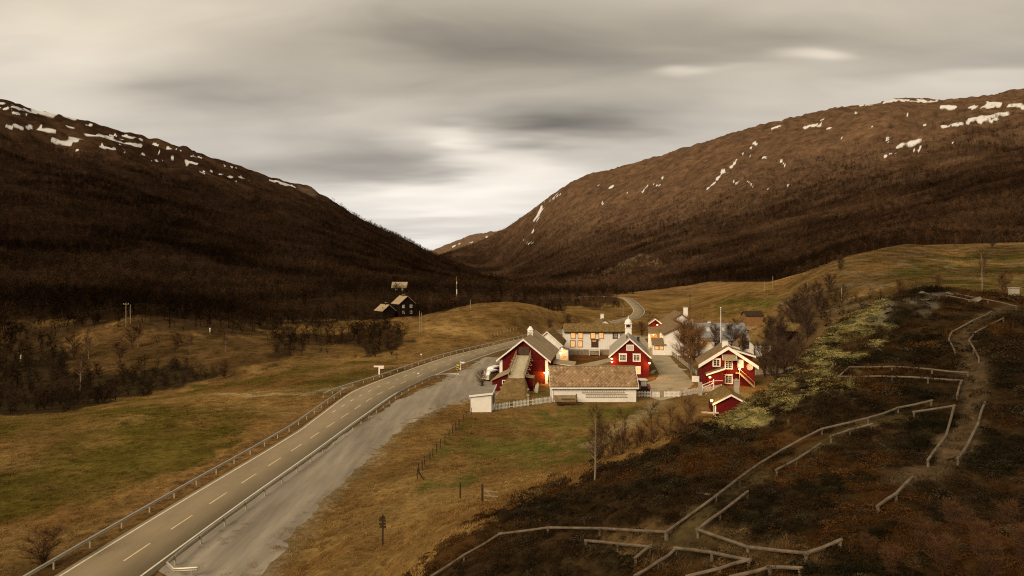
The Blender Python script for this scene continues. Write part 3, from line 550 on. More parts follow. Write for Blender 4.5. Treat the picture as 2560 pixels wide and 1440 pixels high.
def roads():
    wid = np.interp(ROAD[:, 1], [0, 95, 125, 175, 205, 260, 330, 600], [3.45, 3.45, 5.9, 5.9, 3.6, 3.3, 3.1, 3.0])
    road = strip('road', ROAD, -wid, np.interp(ROAD[:, 1], [0, 240, 330, 600], [3.45, 3.4, 3.1, 3.0]), 0.0, MT['asphalt'], 'grey two-lane valley road passing the farm', 'road', .45)
    strip('edge_line', ROAD, -wid+.35, -wid+.53, .006, MT['paint'], None, None, parent=road)
    strip('edge_line', ROAD[:140], 2.75, 2.92, .006, MT['paint'], None, None, parent=road)
    s = np.r_[0, np.cumsum(np.linalg.norm(np.diff(ROAD[:, :2], axis=0), axis=1))]
    def at(d): return np.array([np.interp(d, s, ROAD[:, k]) for k in range(3)])
    def dash(d0, d1, off, w):
        P = np.array([at(d) for d in np.linspace(d0, d1, 4)]); strip('lane_dash', P, off-w/2, off+w/2, .007, MT['paint_y'] if off == 0 else MT['paint'], None, None, parent=road)
    d = 8.0
    while d < 330: dash(d, d+3.4 if d < 120 else d+3, 0, .15); d += 6.4 if d < 120 else 9
    d = 95.0
    while d < 190: dash(d, d+1.6, -2.75, .16); d += 4.6
    # gravel lay-by: sheet with a ragged edge that turns down into the soil
    B = []
    for i in range(len(YARD)):
        a = np.array(YARD[i]); b = np.array(YARD[(i+1) % len(YARD)]); n = max(2, int(np.linalg.norm(b-a)/1.2))
        for k in range(n):
            p = a+(b-a)*k/n; p = p+np.array([fbm(p[0]*.3, p[1]*.3, 3, 5), fbm(p[0]*.3+9, p[1]*.3, 3, 6)])*.9; B.append(p)
    n = len(B); B = np.array(B); tg = np.roll(B, -1, 0)-np.roll(B, 1, 0); tg /= np.linalg.norm(tg, axis=1)[:, None]+1e-9; ar = np.sum(B[:, 0]*np.roll(B[:, 1], -1)-np.roll(B[:, 0], -1)*B[:, 1]); O = B+np.c_[tg[:, 1], -tg[:, 0]]*(.7 if ar > 0 else -.7)
    V = [(p[0], p[1], -.035) for p in B]+[(p[0], p[1], -.09) for p in O]
    mesh_np('gravel_yard', V, [tuple(range(n))]+[(i, i+n, (i+1) % n+n, (i+1) % n) for i in range(n)], MT['gravel'])
    tag(bpy.data.objects['gravel_yard'], 'wide grey gravel lay-by between the guard rail and the farm', 'lay-by', kind='structure')
    def sheet(name, poly, mat, label, z):
        B = []
        for i in range(len(poly)):
            a = np.array(poly[i]); b = np.array(poly[(i+1) % len(poly)]); m = max(2, int(np.linalg.norm(b-a)/.9))
            for k in range(m):
                p = a+(b-a)*k/m; B.append(p+np.array([fbm(p[0]*.5, p[1]*.5, 2, 15), fbm(p[0]*.5+9, p[1]*.5, 2, 16)])*.35)
        n = len(B); V = [(p[0], p[1], z) for p in B]+[(p[0], p[1], z-.3) for p in B]
        tag(mesh_np(name, V, [tuple(range(n))]+[(i, i+n, (i+1) % n+n, (i+1) % n) for i in range(n)], mat), label, 'drive', kind='structure')
    sheet('gravel_drive', [G0(*p) for p in [(1647,1000),(1662,1000),(1700,990),(1735,960),(1715,935),(1690,910),(1676,892),(1664,888),(1640,880),(1625,862),(1612,848),(1640,838),(1628,828),(1590,822),(1575,835),(1600,850),(1618,880),(1632,905),(1648,935),(1640,950),(1615,957),(1592,968),(1592,985)]], MT['drive'], 'pale gravel farm drive running up between the buildings', .035)
    sheet('gravel_path', [G0(*p) for p in [(1418,918),(1480,905),(1532,894),(1534,902),(1500,912),(1470,922)]], MT['drive'], 'pale gravel path leading past the red house to the long white house', .03)
roads()
# ------------------------------------------------------------------ woods, shrubs, heath, grass
protos = bpy.data.collections.new('prototypes')            # never linked to the scene: only instanced
def gn_scatter(name, pts, scl, rot, idx, tint, proto_objs, label, cat):
    c = bpy.data.collections.new(name+'_parts')
    for k, p in enumerate(proto_objs): p.name = '%s_%02d' % (name, k); c.objects.link(p)
    me = bpy.data.meshes.new(name); me.vertices.add(len(pts)); me.vertices.foreach_set('co', np.asarray(pts, np.float32).ravel())
    for nm, ty, key, arr in (('scl', 'FLOAT_VECTOR', 'vector', scl), ('rot', 'FLOAT_VECTOR', 'vector', rot), ('idx', 'INT', 'value', idx), ('tint', 'FLOAT_COLOR', 'color', np.c_[tint, np.ones(len(pts))])):
        a = me.attributes.new(nm, ty, 'POINT'); a.data.foreach_set(key, np.asarray(arr, np.int32 if ty == 'INT' else np.float32).ravel())
    o = bpy.data.objects.new(name, me); col.objects.link(o)
    ng = bpy.data.node_groups.new(name, 'GeometryNodeTree')
    ng.interface.new_socket('Geometry', in_out='INPUT', socket_type='NodeSocketGeometry'); ng.interface.new_socket('Geometry', in_out='OUTPUT', socket_type='NodeSocketGeometry')
    N = ng.nodes.new; L = ng.links.new; gi = N('NodeGroupInput'); go = N('NodeGroupOutput'); m2p = N('GeometryNodeMeshToPoints'); iop = N('GeometryNodeInstanceOnPoints'); ci = N('GeometryNodeCollectionInfo')
    ci.inputs['Collection'].default_value = c; ci.inputs['Separate Children'].default_value = True; ci.inputs['Reset Children'].default_value = True
    def attr(nm, ty):
        n = N('GeometryNodeInputNamedAttribute'); n.data_type = ty; n.inputs['Name'].default_value = nm; return n.outputs['Attribute']
    L(gi.outputs[0], m2p.inputs['Mesh']); L(m2p.outputs[0], iop.inputs['Points']); L(ci.outputs[0], iop.inputs['Instance']); iop.inputs['Pick Instance'].default_value = True
    L(attr('idx', 'INT'), iop.inputs['Instance Index']); L(attr('scl', 'FLOAT_VECTOR'), iop.inputs['Scale'])
    e2r = N('FunctionNodeEulerToRotation'); L(attr('rot', 'FLOAT_VECTOR'), e2r.inputs[0]); L(e2r.outputs[0], iop.inputs['Rotation'])
    L(iop.outputs[0], go.inputs[0]); md = o.modifiers.new('scatter', 'NODES'); md.node_group = ng
    return tag(o, label, cat, kind='stuff')
def tree_geo(seed, h, nbr, ntwig, spread, up=.5, trunk_r=.018, twig_len=.16, twig_w=.006, start=.25, forks=1, n=5, sub=3, lean=.04):
    """bare broadleaf tree: (trunk and limb mesh, twig mesh) of height h"""
    R = random.Random(seed); mb = MB(); tips = []
    for fk in range(forks):
        a0 = R.uniform(0, 6.28); off = 0 if forks == 1 else R.uniform(.10, .26)
        pts = [Vector((0, 0, -.02*h))]; d = Vector((math.cos(a0)*off, math.sin(a0)*off, 1)); hh = h*(1 if forks == 1 else R.uniform(.7, 1.0))
        for k in range(1, 7):
            d = d+Vector((R.uniform(-1, 1)*lean*2, R.uniform(-1, 1)*lean*2, .12)); d.normalize(); pts.append(pts[-1]+d*hh/6)
        rs = [h*trunk_r*(1 if forks == 1 else .62)*(1-.86*k/6) for k in range(7)]; mb.tube(pts, rs, n)
        nb = max(3, nbr//forks)
        for b in range(nb):
            t = start+(.97-start)*(b+R.random())/nb; f = t*6; i = min(5, int(f)); p = pts[i].lerp(pts[i+1], f-i); a = R.uniform(0, 6.28)
            ln = h*spread*(.22+.78*math.sin(math.pi*min(.98, max(.06, t*.93)))**1.1)*R.uniform(.65, 1.2); dr = Vector((math.cos(a), math.sin(a), up+R.uniform(-.15, .35))).normalized(); bp = [p]; 
            for k in range(sub):
                dr = (dr+Vector((R.uniform(-.3, .3), R.uniform(-.3, .3), R.uniform(-.05, .3)))).normalized(); bp.append(bp[-1]+dr*ln/sub)
            r0 = h*trunk_r*.42*(1.1-t); mb.tube(bp, [r0*(1-.8*k/sub) for k in range(sub+1)], 3)
            tips.append((bp, dr, t))
    V = []; Fc = []
    for k in range(ntwig):
        bp, dr, t = R.choice(tips); f = R.uniform(.25, 1)*(len(bp)-1); i = min(len(bp)-2, int(f)); p = bp[i].lerp(bp[i+1], f-i)
        q = Vector((R.gauss(0, .6), R.gauss(0, .6), R.gauss(.45, .4))) + dr*.5; q.normalize(); ln = h*twig_len*R.uniform(.5, 1.2); w = q.cross(Vector((R.uniform(-1, 1), R.uniform(-1, 1), R.uniform(-1, 1)))).normalized()*h*twig_w
        m = p+q*ln*.55+Vector((R.uniform(-1, 1), R.uniform(-1, 1), R.uniform(-.5, .5)))*ln*.12; e = p+q*ln; b = len(V)
        V += [p-w*.5, p+w*.5, m+w*.4, m-w*.4, e]; Fc += [(b, b+1, b+2, b+3), (b+3, b+2, b+4)]
    return mb, V, Fc
def tuft_geo(seed, n, rad, h, w, droop=.5, spread=.6):
    R = random.Random(seed); V = []; Fc = []
    for k in range(n):
        a = R.uniform(0, 6.28); r = rad*math.sqrt(R.random()); p = Vector((r*math.cos(a), r*math.sin(a), -.03)); b2 = R.uniform(0, 6.28); hh = h*R.uniform(.45, 1.1)
        d = Vector((math.cos(b2)*spread, math.sin(b2)*spread, 1)).normalized(); s = Vector((-math.sin(b2+R.uniform(-1,1)), math.cos(b2), 0))*w
        m = p+d*hh*.6; e = m+(d+Vector((math.cos(b2), math.sin(b2), -droop))*.7)*hh*.4; b = len(V); V += [p-s, p+s, m+s*.7, m-s*.7, e]; Fc += [(b, b+1, b+2, b+3), (b+3, b+2, b+4)]
    return V, Fc
def shrub_geo(seed, n, rad, h, leaf):
    """low dwarf shrub: domed cushion of small leaf and twig faces"""
    R = random.Random(seed); V = []; Fc = []
    for k in range(n):
        a = R.uniform(0, 6.28); r = math.sqrt(R.random()); z = h*(1-r*r*.75)*R.uniform(.45, 1.05); p = Vector((rad*r*math.cos(a), rad*r*math.sin(a), z))
        u = Vector((R.gauss(0, 1), R.gauss(0, 1), R.gauss(.2, .7))).normalized(); v = u.cross(Vector((R.gauss(0, 1), R.gauss(0, 1), R.gauss(0, 1)))).normalized(); l = leaf*R.uniform(.6, 1.4); b = len(V)
        V += [p-u*l, p+v*l*.45, p+u*l, p-v*l*.45]; Fc += [(b, b+1, b+2, b+3)]
    return V, Fc
def proto(V, Fc, mat): return mesh_np('proto', [tuple(v) for v in V], Fc, mat, link=False)
def join_proto(mb, V, Fc, m1, m2):
    o = mesh_np('proto', list(mb.v)+[tuple(v) for v in V], list(mb.f)+[tuple(i+len(mb.v) for i in f) for f in Fc], m1, link=False); o.data.materials.append(m2)
    for i, p in enumerate(o.data.polygons): p.material_index = 0 if i < len(mb.f) else 1
    return o
# visibility along each bearing (with head-room for what grows there)
TAN = (GZ-CAMZ)/RR; RUN = np.maximum.accumulate(TAN, axis=1)
def sample(density, room=6.0, frame=(-60, 2620), cap=None):
    """random plan positions with the given number per square metre (array over the grid)"""
    dth = th_f[1]-th_f[0]; dl = np.gradient(LR); area = RR*RR*dth*dl[None, :]
    vis = (TAN+room/RR >= RUN) & FRONT & (PXG > frame[0]) & (PXG < frame[1]) & (PYG < 1520); vis[len(th_f)-1:] = False; vis[:, -1] = False
    lam = np.where(vis, density*area, 0)
    if cap and lam.sum() > cap: lam *= cap/lam.sum()
    cnt = RNG.poisson(lam); i, j = np.nonzero(cnt); rep = cnt[i, j]; i = np.repeat(i, rep); j = np.repeat(j, rep)
    a = RNG.random(len(i)); b = RNG.random(len(i)); t = TH[i]+a*dth; r = np.exp(LR[j]+b*(LR[np.minimum(j+1, NR-1)]-LR[j])); x = np.sin(t)*r; y = np.cos(t)*r
    return np.c_[x, y, zat(x, y)], i, j
def woods():
    protos_ = []
    for s in range(6):
        mb, V, Fc = tree_geo(100+s, 1.0, 11, 85, .30, .55, .016, .20, .011, .22, 1+s % 3, 3, 2, .06); protos_.append(join_proto(mb, V, Fc, MT['forest_twig'], MT['forest_twig']))
    r = RR; clump = fbm(GX*.02, GY*.02, 4, 201); gap = sstep(clump, -.42, -.05); fargap = sstep(fbm(GX*.006, GY*.006, 4, 211), -.45, -.1)
    sp = np.maximum(3.2, r*.0042); dens = 1/(sp*sp)
    full = HZ['mt']*(1-HZ['up_w'])*(1-HZ['up_e'])*(GY < 5600)*(1-.75*HZ['rk'])*(1-.55*HZ['st'])*(SNOW < .3)
    edge = HZ['mt']*np.maximum(HZ['up_w']*(1-HZ['up_w']), HZ['up_e']*(1-HZ['up_e']))*2
    low = HZ['wood']*(1-HZ['mt'])*(.35+.65*gap)*(ROADD > 9)
    for name, sel, cap, label in (('birch_forest', PXG < 1255, 42000, 'dense leafless birch forest, tinted dark as shade, covering the western mountainside'), ('mountain_birch_forest', PXG >= 1255, 52000, 'leafless brown birch forest covering the foot of the snow-streaked eastern mountain')):
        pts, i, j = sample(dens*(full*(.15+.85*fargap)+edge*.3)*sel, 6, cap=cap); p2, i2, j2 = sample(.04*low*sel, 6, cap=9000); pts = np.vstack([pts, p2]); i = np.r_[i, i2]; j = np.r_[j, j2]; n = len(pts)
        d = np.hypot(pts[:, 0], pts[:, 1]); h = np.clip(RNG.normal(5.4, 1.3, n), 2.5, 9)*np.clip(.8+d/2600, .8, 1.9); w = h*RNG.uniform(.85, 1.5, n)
        t = (np.array([.025,.0145,.008]) if name == 'birch_forest' else np.array([.042,.024,.0135]))[None]*RNG.uniform(.45, 1.55, n)[:, None]; red = RNG.random(n)[:, None] < .22; t = np.where(red, t*np.array([1.5, 1.25, 1.0]), t); big = fbm(pts[:, 0]*.012, pts[:, 1]*.012, 3, 261)+.8*fbm(pts[:, 0]*.0035, pts[:, 1]*.0035, 3, 271); t = t*np.clip(1+1.5*big, .38, 2.1)[:, None]; gr = RNG.random(n)[:, None] < .12; t = np.where(gr, t*np.array([.62, .72, .8]), t)  # western trees tinted darker: the shade of that slope put into their colour
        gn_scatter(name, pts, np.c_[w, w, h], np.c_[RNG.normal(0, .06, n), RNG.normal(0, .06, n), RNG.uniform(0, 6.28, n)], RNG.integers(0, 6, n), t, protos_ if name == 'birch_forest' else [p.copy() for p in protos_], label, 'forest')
    # thickets: willow scrub in the river channel, along banks and on the right-hand slope
    pr = []
    for s in range(5):
        mb, V, Fc = tree_geo(200+s, 1.0, 16, 230, .42, .7, .012, .26, .009, .05, 4, 3, 2, .08); pr.append(join_proto(mb, V, Fc, MT['forest_twig'], MT['forest_twig']))
    den = HZ['chan']*.11+HZ['rwood']*.05+HZ['wood']*(1-HZ['mt'])*.034*(ROADD > 8)+HZ['sand']*.004*sstep(clump, .0, .2)
    bank = ((PXG > -60) & (PXG < 1010) & (PYG > 800) & (PYG < 900) & FRONT & (GY > 170) & (GY < 330))*sstep(fbm(GX*.05, GY*.05, 3, 221), -.02, .2)*(ROADD > 9)*(1-HZ['sand']*.8); den = den+bank*.035
    pts, i, j = sample(den, 3, cap=11000); n = len(pts); h = RNG.uniform(1.2, 3.6, n); w = h*RNG.uniform(.9, 1.6, n)
    t = np.array([.032,.019,.011])[None]*RNG.uniform(.4, 1.5, n)[:, None]
    gn_scatter('willow_thicket', pts, np.c_[w, w, h], np.c_[np.zeros(n), np.zeros(n), RNG.uniform(0, 6.28, n)], RNG.integers(0, 5, n), t, pr, 'dark bare willow scrub filling the river channel and its banks', 'scrub')
woods()
def heath():
    pr = [proto(*shrub_geo(300+s, 210, .5, .30+.06*(s % 3), .036+.010*(s % 2)), MT['tuft']) for s in range(4)]
    for s in range(3):
        V1, F1 = tuft_geo(320+s, 90, .34, .42, .006, .1, .5); pr.append(proto(V1, F1, MT['tuft']))
    for s in range(2):
        mb, V, Fc = tree_geo(340+s, .75, 14, 150, .5, .8, .009, .30, .006, .03, 5, 3, 2, .1); pr.append(join_proto(mb, V, Fc, MT['tuft'], MT['tuft']))
    sp = np.maximum(.26, RR*.0135); dens = 1/(sp*sp); n1 = fbm(GX*.16, GY*.16, 4, 171); n2 = fbm(GX*.22, GY*.22, 4, 181)
    pts, i, j = sample(dens*HZ['heath']*(1-.9*HZ['moss'])*(1-.5*HZ['rocky'])*(RR > 6), .5, cap=26000); n = len(pts); d = np.hypot(pts[:, 0], pts[:, 1])
    a = n1[i, j]; b = n2[i, j]; rnd = RNG.random(n)
    base = np.where((a > .14)[:, None], np.array([.056,.026,.009]), np.array([.026,.016,.008])); base = np.where((b > .2)[:, None], np.array([.015,.012,.006]), base)
    base = np.where((rnd < .10)[:, None], np.array([.042,.032,.018]), base); base = np.where((HZ['dry'][i, j] > .5)[:, None] & (rnd > .4)[:, None], np.array([.10,.064,.03]), base)
    base = np.where((HZ['moss'][i, j] > .3)[:, None] & (rnd > .3)[:, None], np.array([.17,.14,.055]), base)
    t = base*RNG.uniform(.55, 1.5, n)[:, None]; s = np.clip(sp[i, j]*2.0, .55, 1.15)*RNG.uniform(.6, 1.35, n); idx = np.where(rnd < .62, RNG.integers(0, 4, n), np.where(rnd < .9, RNG.integers(4, 7, n), RNG.integers(7, 9, n)))
    gn_scatter('heath', pts, np.c_[s, s, s*RNG.uniform(.6, 1.2, n)*np.where(idx >= 7, .62, .85)], np.c_[RNG.normal(0, .12, n), RNG.normal(0, .12, n), RNG.uniform(0, 6.28, n)], idx, t, pr, 'dark heather, dwarf birch and crowberry covering the near hillside', 'heath')
    # lichen and moss cushions, stones
    pr = [proto(*shrub_geo(380+s, 160, .5, .16, .05), MT['tuft']) for s in range(3)]
    pts, i, j = sample(HZ['moss']*4.0, .4, cap=11000); n = len(pts); t = np.array([.20,.165,.058])[None]*RNG.uniform(.4, 1.4, n)[:, None]; s = RNG.uniform(.4, 1.6, n)
    gn_scatter('lichen', pts, np.c_[s, s, s*.5], np.c_[np.zeros(n), np.zeros(n), RNG.uniform(0, 6.28, n)], RNG.integers(0, 3, n), t, pr, 'pale yellow-green lichen and moss on the crest of the near hill', 'lichen')
    pr = []
    for s in range(4):
        R = random.Random(400+s); mb = MB(); rings = [(.05, 0), (.5, .02), (.55, .18), (.36, .36), (.06, .42)]; mb.lathe(rings, 7); mb.v = [(x*R.uniform(.75, 1.3), y*R.uniform(.75, 1.3), z*R.uniform(.8, 1.2)) for x, y, z in mb.v]; pr.append(mesh_np('proto', mb.v, mb.f, MT['stone_inst'], link=False))
    den = HZ['rocky']*.9+HZ['moss']*.16+HZ['heath']*.02+HZ['rk']*.0
    pts, i, j = sample(den*(RR > 9), .3, cap=2200); n = len(pts); s = RNG.uniform(.15, .85, n)*np.where(HZ['rocky'][i, j] > .4, 1, .6); t = np.array([.10,.086,.066])[None]*RNG.uniform(.5, 1.4, n)[:, None]
    gn_scatter('stones', pts-np.c_[np.zeros(n), np.zeros(n), s*.08], np.c_[s*1.3, s, s*.7], np.c_[RNG.normal(0, .3, n), RNG.normal(0, .3, n), RNG.uniform(0, 6.28, n)], RNG.integers(0, 4, n), t, pr, 'grey stones lying among the heath on the near hill', 'stones')
heath()
def grass():
    pr = [proto(*tuft_geo(420+s, 60, .5, .30, .014, .5, .8), MT['tuft']) for s in range(4)]
    fb = poly_mask(GX, GY, YARD) | (ROADD < 5.2)
    bare = np.zeros(GX.shape)
    inf = poly_mask(GX, GY, FARM)
    sp = np.maximum(.75, RR*.0095); dens = 1/(sp*sp)*(1-HZ['heath'])*(1-HZ['mt'])*(~fb)*(1-.9*HZ['chan'])*(1-.8*HZ['wood'])*FRONT*(GY < 330)*(RR > 20)*np.where(inf, .12, 1)
    ring = (poly_dist(GX, GY, YARD) < 1.1)*(ROADD > 4.4) | ((ROADD > 4.3) & (ROADD < 6.2)); dens = np.maximum(dens, 2.2*ring*FRONT*(GY < 200)*(GY > 30))
    pts, i, j = sample(dens, .5, cap=46000); n = len(pts); s = np.where(ring[i, j], .6, sp[i, j])*RNG.uniform(.7, 1.5, n)*.95; hz = np.clip(RNG.uniform(.5, 1.3, n)*(.7+fbm(pts[:, 0]*.08, pts[:, 1]*.08, 3, 231)), .3, 1.6)
    c = COV[i, j]; g = c[:, 1]/c[:, 0]; hz = np.where(g > .75, hz*.4, hz); t = c*RNG.uniform(.75, 1.5, n)[:, None]*np.array([1.12, 1.08, 1.0])
    gn_scatter('grass', pts, np.c_[s, s, hz], np.c_[np.zeros(n), np.zeros(n), RNG.uniform(0, 6.28, n)], RNG.integers(0, 4, n), t, pr, 'short dry winter grass with green patches on the valley fields', 'grass')
grass()
# ------------------------------------------------------------------ buildings
# house frame: front gable in the plane y=0 facing -y, ridge along +y, x across
def face_map(face, W, L):
    if face == 'F': return lambda p: (p[0], -p[1], p[2])
    if face == 'B': return lambda p: (-p[0], L+p[1], p[2])
    if face == 'R': return lambda p: (W/2+p[1], p[0], p[2])
    return lambda p: (-W/2-p[1], p[0], p[2])
def window(parent, face, W, L, u, z, w, h, nx=2, nz=3, glass='glass', trim='white', ft=.13, sash='white', label=None):
    m = MB(face_map(face, W, L)); b = lambda *a: m.box(*a)
    b(u-w/2, u-w/2+ft, 0, .07, z-h/2, z+h/2); b(u+w/2-ft, u+w/2, 0, .07, z-h/2, z+h/2)
    b(u-w/2+ft, u+w/2-ft, 0, .07, z-h/2, z-h/2+ft); b(u-w/2-.05, u+w/2+.05, 0, .10, z+h/2, z+h/2+.09); b(u-w/2+ft, u+w/2-ft, 0, .07, z+h/2-ft, z+h/2)
    o = m.build('window', MT[trim], parent)
    if label: o['label'] = label
    s = MB(face_map(face, W, L)); iw, ih = w-2*ft, h-2*ft
    for k in range(1, nx): c = u-iw/2+iw*k/nx; t = .07 if (nx % 2 == 0 and k == nx//2) else .03; s.box(c-t/2, c+t/2, .028, .06, z-ih/2, z+ih/2)
    for k in range(1, nz): c = z-ih/2+ih*k/nz; s.box(u-iw/2, u+iw/2, .026, .055, c-.015, c+.015)
    if s.v: s.build('glazing_bars', MT[sash], o)
    g = MB(face_map(face, W, L)); g.box(u-iw/2-.01, u+iw/2+.01, .002, .022, z-ih/2-.01, z+ih/2+.01); g.build('pane', MT[glass], o)
    return o
def gable_house(name, label, loc, yaw, W, L, eave, ridge, wall, roof, oh=.45, of=.45, ob=.4, th=.16, verge='white', corners='white', base=None, group=None, cat='house', roofpart='roof'):
    t = thing(name, label, cat, (loc[0], loc[1], loc[2] if len(loc) > 2 else 0), yaw, group)
    MB().prism([(-W/2, -.9), (W/2, -.9), (W/2, eave), (0, ridge), (-W/2, eave)], 0, L).build('wall', MT[wall], t)
    sl = (ridge-eave)/(W/2); m = MB()
    for s in (-1, 1):
        x1 = s*(W/2+oh); z1 = ridge-sl*(W/2+oh)+.02; q = [(0, ridge+.02), (x1, z1), (x1, z1+th), (0, ridge+.02+th)]
        m.prism(q if s > 0 else q[::-1], -of, L+ob)
    r = m.build(roofpart, MT[roof], t)
    if verge:
        for y in (-of-.035, L+ob+.035):
            for s in (-1, 1):
                x1 = s*(W/2+oh+.02); z1 = ridge-sl*(W/2+oh)+.02
                v = MB(); v.prism([(0, ridge-.14), (x1, z1-.14), (x1, z1+th+.03), (0, ridge+.05+th)] if s > 0 else [(0, ridge+.05+th), (x1, z1+th+.03), (x1, z1-.14), (0, ridge-.14)], y-.03, y+.03); v.build('verge_board', MT[verge], t)
    if corners:
        for s in (-1, 1):
            c = MB(); c.box(s*W/2-.11, s*W/2+.11, -.03, .16, -.1, eave-.12); c.build('corner_board', MT[corners], t)
    if base:
        MB().box(-W/2-.04, W/2+.04, -.04, L+.04, -.9, base).build('foundation', MT['stone'], t)
    return t, sl
def turf_roof(t, W, L, eave, ridge, oh, of, ob, th=.28, blades=900, seed=1):
    """uneven sod over the two roof slopes, with grass standing on it"""
    nx, ny = 18, 26; X = np.linspace(-(W/2+oh), W/2+oh, nx*2+1); Y = np.linspace(-of, L+ob, ny); sl = (ridge-eave)/(W/2)
    XX, YY = np.meshgrid(X, Y, indexing='ij'); ed = np.minimum(np.minimum(YY+of, L+ob-YY), (W/2+oh)-np.abs(XX)); ZZ = ridge-sl*np.sqrt(XX**2+.05)+.08+th*sstep(ed, -.05, .5)+fbm(XX*.8+seed*7, YY*.8, 3, seed)*.12
    V = np.stack([XX, YY, ZZ], -1).reshape(-1, 3); B = np.stack([XX, YY, ridge-sl*np.abs(XX)+.01], -1).reshape(-1, 3); I = np.arange(XX.size).reshape(XX.shape)
    Q = np.stack([I[:-1, :-1], I[1:, :-1], I[1:, 1:], I[:-1, 1:]], -1).reshape(-1, 4).tolist(); n = XX.size
    rim = list(I[:, 0])+list(I[-1, 1:])+list(I[:-1, -1][::-1])+list(I[0, 1:-1][::-1]); Q = [tuple(q) for q in Q]+[(rim[(k+1) % len(rim)], rim[k], rim[k]+n, rim[(k+1) % len(rim)]+n) for k in range(len(rim))]
    o = mesh_np('turf_roof', np.vstack([V, B]), Q, MT['turf'], t, smooth=True)
    R = random.Random(seed); gv = []; gf = []
    for k in range(blades):
        i = R.randrange(XX.size); p = Vector(V[i])+Vector((R.uniform(-.2, .2), R.uniform(-.2, .2), -.05)); a = R.uniform(0, 6.28); h = R.uniform(.12, .36); s = Vector((math.cos(a), math.sin(a), 0))*.022; e = p+Vector((R.gauss(0, .3)*h, R.gauss(0, .3)*h, h)); b = len(gv); gv += [p-s, p+s, e]; gf.append((b, b+1, b+2))
    g = mesh_np('turf_grass', [tuple(v) for v in gv], gf, MT['turf_blade'], t); g['kind'] = 'stuff'; return o
def chimney(t, x, y, z0, z1, w, mat='white', cap='concrete', d=None):
    d = d or w; o = MB().box(x-w/2, x+w/2, y-d/2, y+d/2, z0, z1).build('chimney', MT[mat], t); MB().box(x-w/2-.08, x+w/2+.08, y-d/2-.08, y+d/2+.08, z1+.002, z1+.14).build('chimney_cap', MT[cap], o); return o
def wall_lamp(loc, label, power=25, yaw=0.0, group=None, r=.16, cast=True):
    t = thing('wall_lamp', label, 'lamp', loc, yaw, group)
    MB().box(-.09, .09, -.06, .0, -.16, .16).build('back_plate', MT['black_metal'], t); MB().tube([(0, 0, .1), (0, -.12, .16), (0, -.22, .15)], .02, 6).build('arm', MT['black_metal'], t)
    MB().lathe([(.03, .2), (.2, .15), (.22, .1)], 10, (0, -.22, 0)).build('lamp_shade', MT['black_metal'], t)
    b = MB().lathe([(.02, -r), (r*.7, -r*.7), (r, 0), (r*.7, r*.5), (.03, .1)], 10, (0, -.24, 0)).build('bulb', MT['bulb'], t, True)
    if cast:
        ld = bpy.data.lights.new('lamp_light', 'POINT'); ld.energy = power*4.6; ld.color = (1, .46, .11); ld.shadow_soft_size = .15; lo = bpy.data.objects.new('lamp_light', ld); col.objects.link(lo); lo.parent = t; lo.location = (0, -.62, -.22)
    return t
YAW = -math.radians(8.5)

def long_shed():
    # ridge runs across the view: length along world x
    W, L = 6.0, 14.2; t, sl = gable_house('farm_shed', 'long white shed with brown diamond-slate roof beside picket gate', (6.8, 118.5), -math.pi/2, W, L, 2.75, 5.5, 'white_h', 'roof_tile', .38, .35, .35, .12, 'white', 'white', cat='shed')
    # frame: x_local = -world y, so the wall towards the lay-by camera side is 'R'
    MB().box(W/2+.40, W/2+.47, -.4, L+.4, 2.28, 2.52).build('eave_board', MT['white'], t)
    me = None; run = math.hypot(W/2+.38, (W/2+.38)*sl); nrow, ncol = 13, 24; R = random.Random(3); base = Vector((0, 0, 5.5+.02+.12)); dn = Vector((1, 0, -sl)).normalized(); nrm = Vector((sl, 0, 1)).normalized()
    cw = (L+.7)/ncol; rh = run/nrow; V = [(-.0, 0, 0), (.5, .5, 0), (1, 0, 0), (.5, -.5, 0)]
    mesh = None; n = 0
    rot = Matrix((dn, Vector((0, 1, 0)), nrm)).transposed().to_4x4()
    for r in range(nrow):
        for c in range(ncol if r % 2 == 0 else ncol-1):
            y = -.35+cw*(c+.5 if r % 2 == 0 else c+1); s0 = rh*r-rh*.35
            if mesh is None:
                q = MB(); a, bb, h = rh*2.05, cw*.49, .03; q.add([(0, 0, 0), (a/2, bb, .012), (a, 0, .045), (a/2, -bb, .012), (0, 0, h), (a/2, bb, h+.012), (a, 0, h+.045), (a/2, -bb, h+.012)], [(3, 2, 1, 0), (4, 5, 6, 7), (0, 1, 5, 4), (1, 2, 6, 5), (2, 3, 7, 6), (3, 0, 4, 7)])
                o = q.build('slate', MT['slate'], t); mesh = o.data
            else: o = bpy.data.objects.new('slate', mesh); col.objects.link(o); o.parent = t
            s0 = max(s0, -.02)
            if r == nrow-1: s0 = run-rh*2.0
            o.matrix_local = Matrix.Translation(base+dn*s0+Vector((0, y, 0))+nrm*(.012+.004*(r % 2)+R.uniform(0, .006))) @ rot
            k = R.choice((.72, .9, 1.0, 1.15, 1.0, 1.5 if R.random() < .3 else 1.05)); o['tone'] = [k, k*.98, k*.94, 1.0]; n += 1
    MB().tube([(0, -.36, 5.68), (0, L+.36, 5.68)], .09, 6).build('ridge_tile', MT['timber'], t)
    wall_ladders = [(4.95, 12.25, 1.62, .50, 'upper pale wooden ladder hung on the long white shed'), (5.6, 12.75, .88, .45, 'lower pale wooden ladder hung on the long white shed')]
    for y0, y1, z, h, lab in wall_ladders:
        lt = thing('wooden_ladder', lab, 'ladder', (6.8+y0, 118.5-W/2-.14, z), 0)
        ln = y1-y0
        for s in (0, h): MB().beam((0, 0, s), (ln, 0, s), .05, .06).build('ladder_rail', MT['timber'], lt)
        for k in range(int(ln/.36)): MB().beam((.2+k*.36, 0, .03), (.2+k*.36, 0, h-.03), .03, .03, (0, 1, 0)).build('rung', MT['timber'], lt)
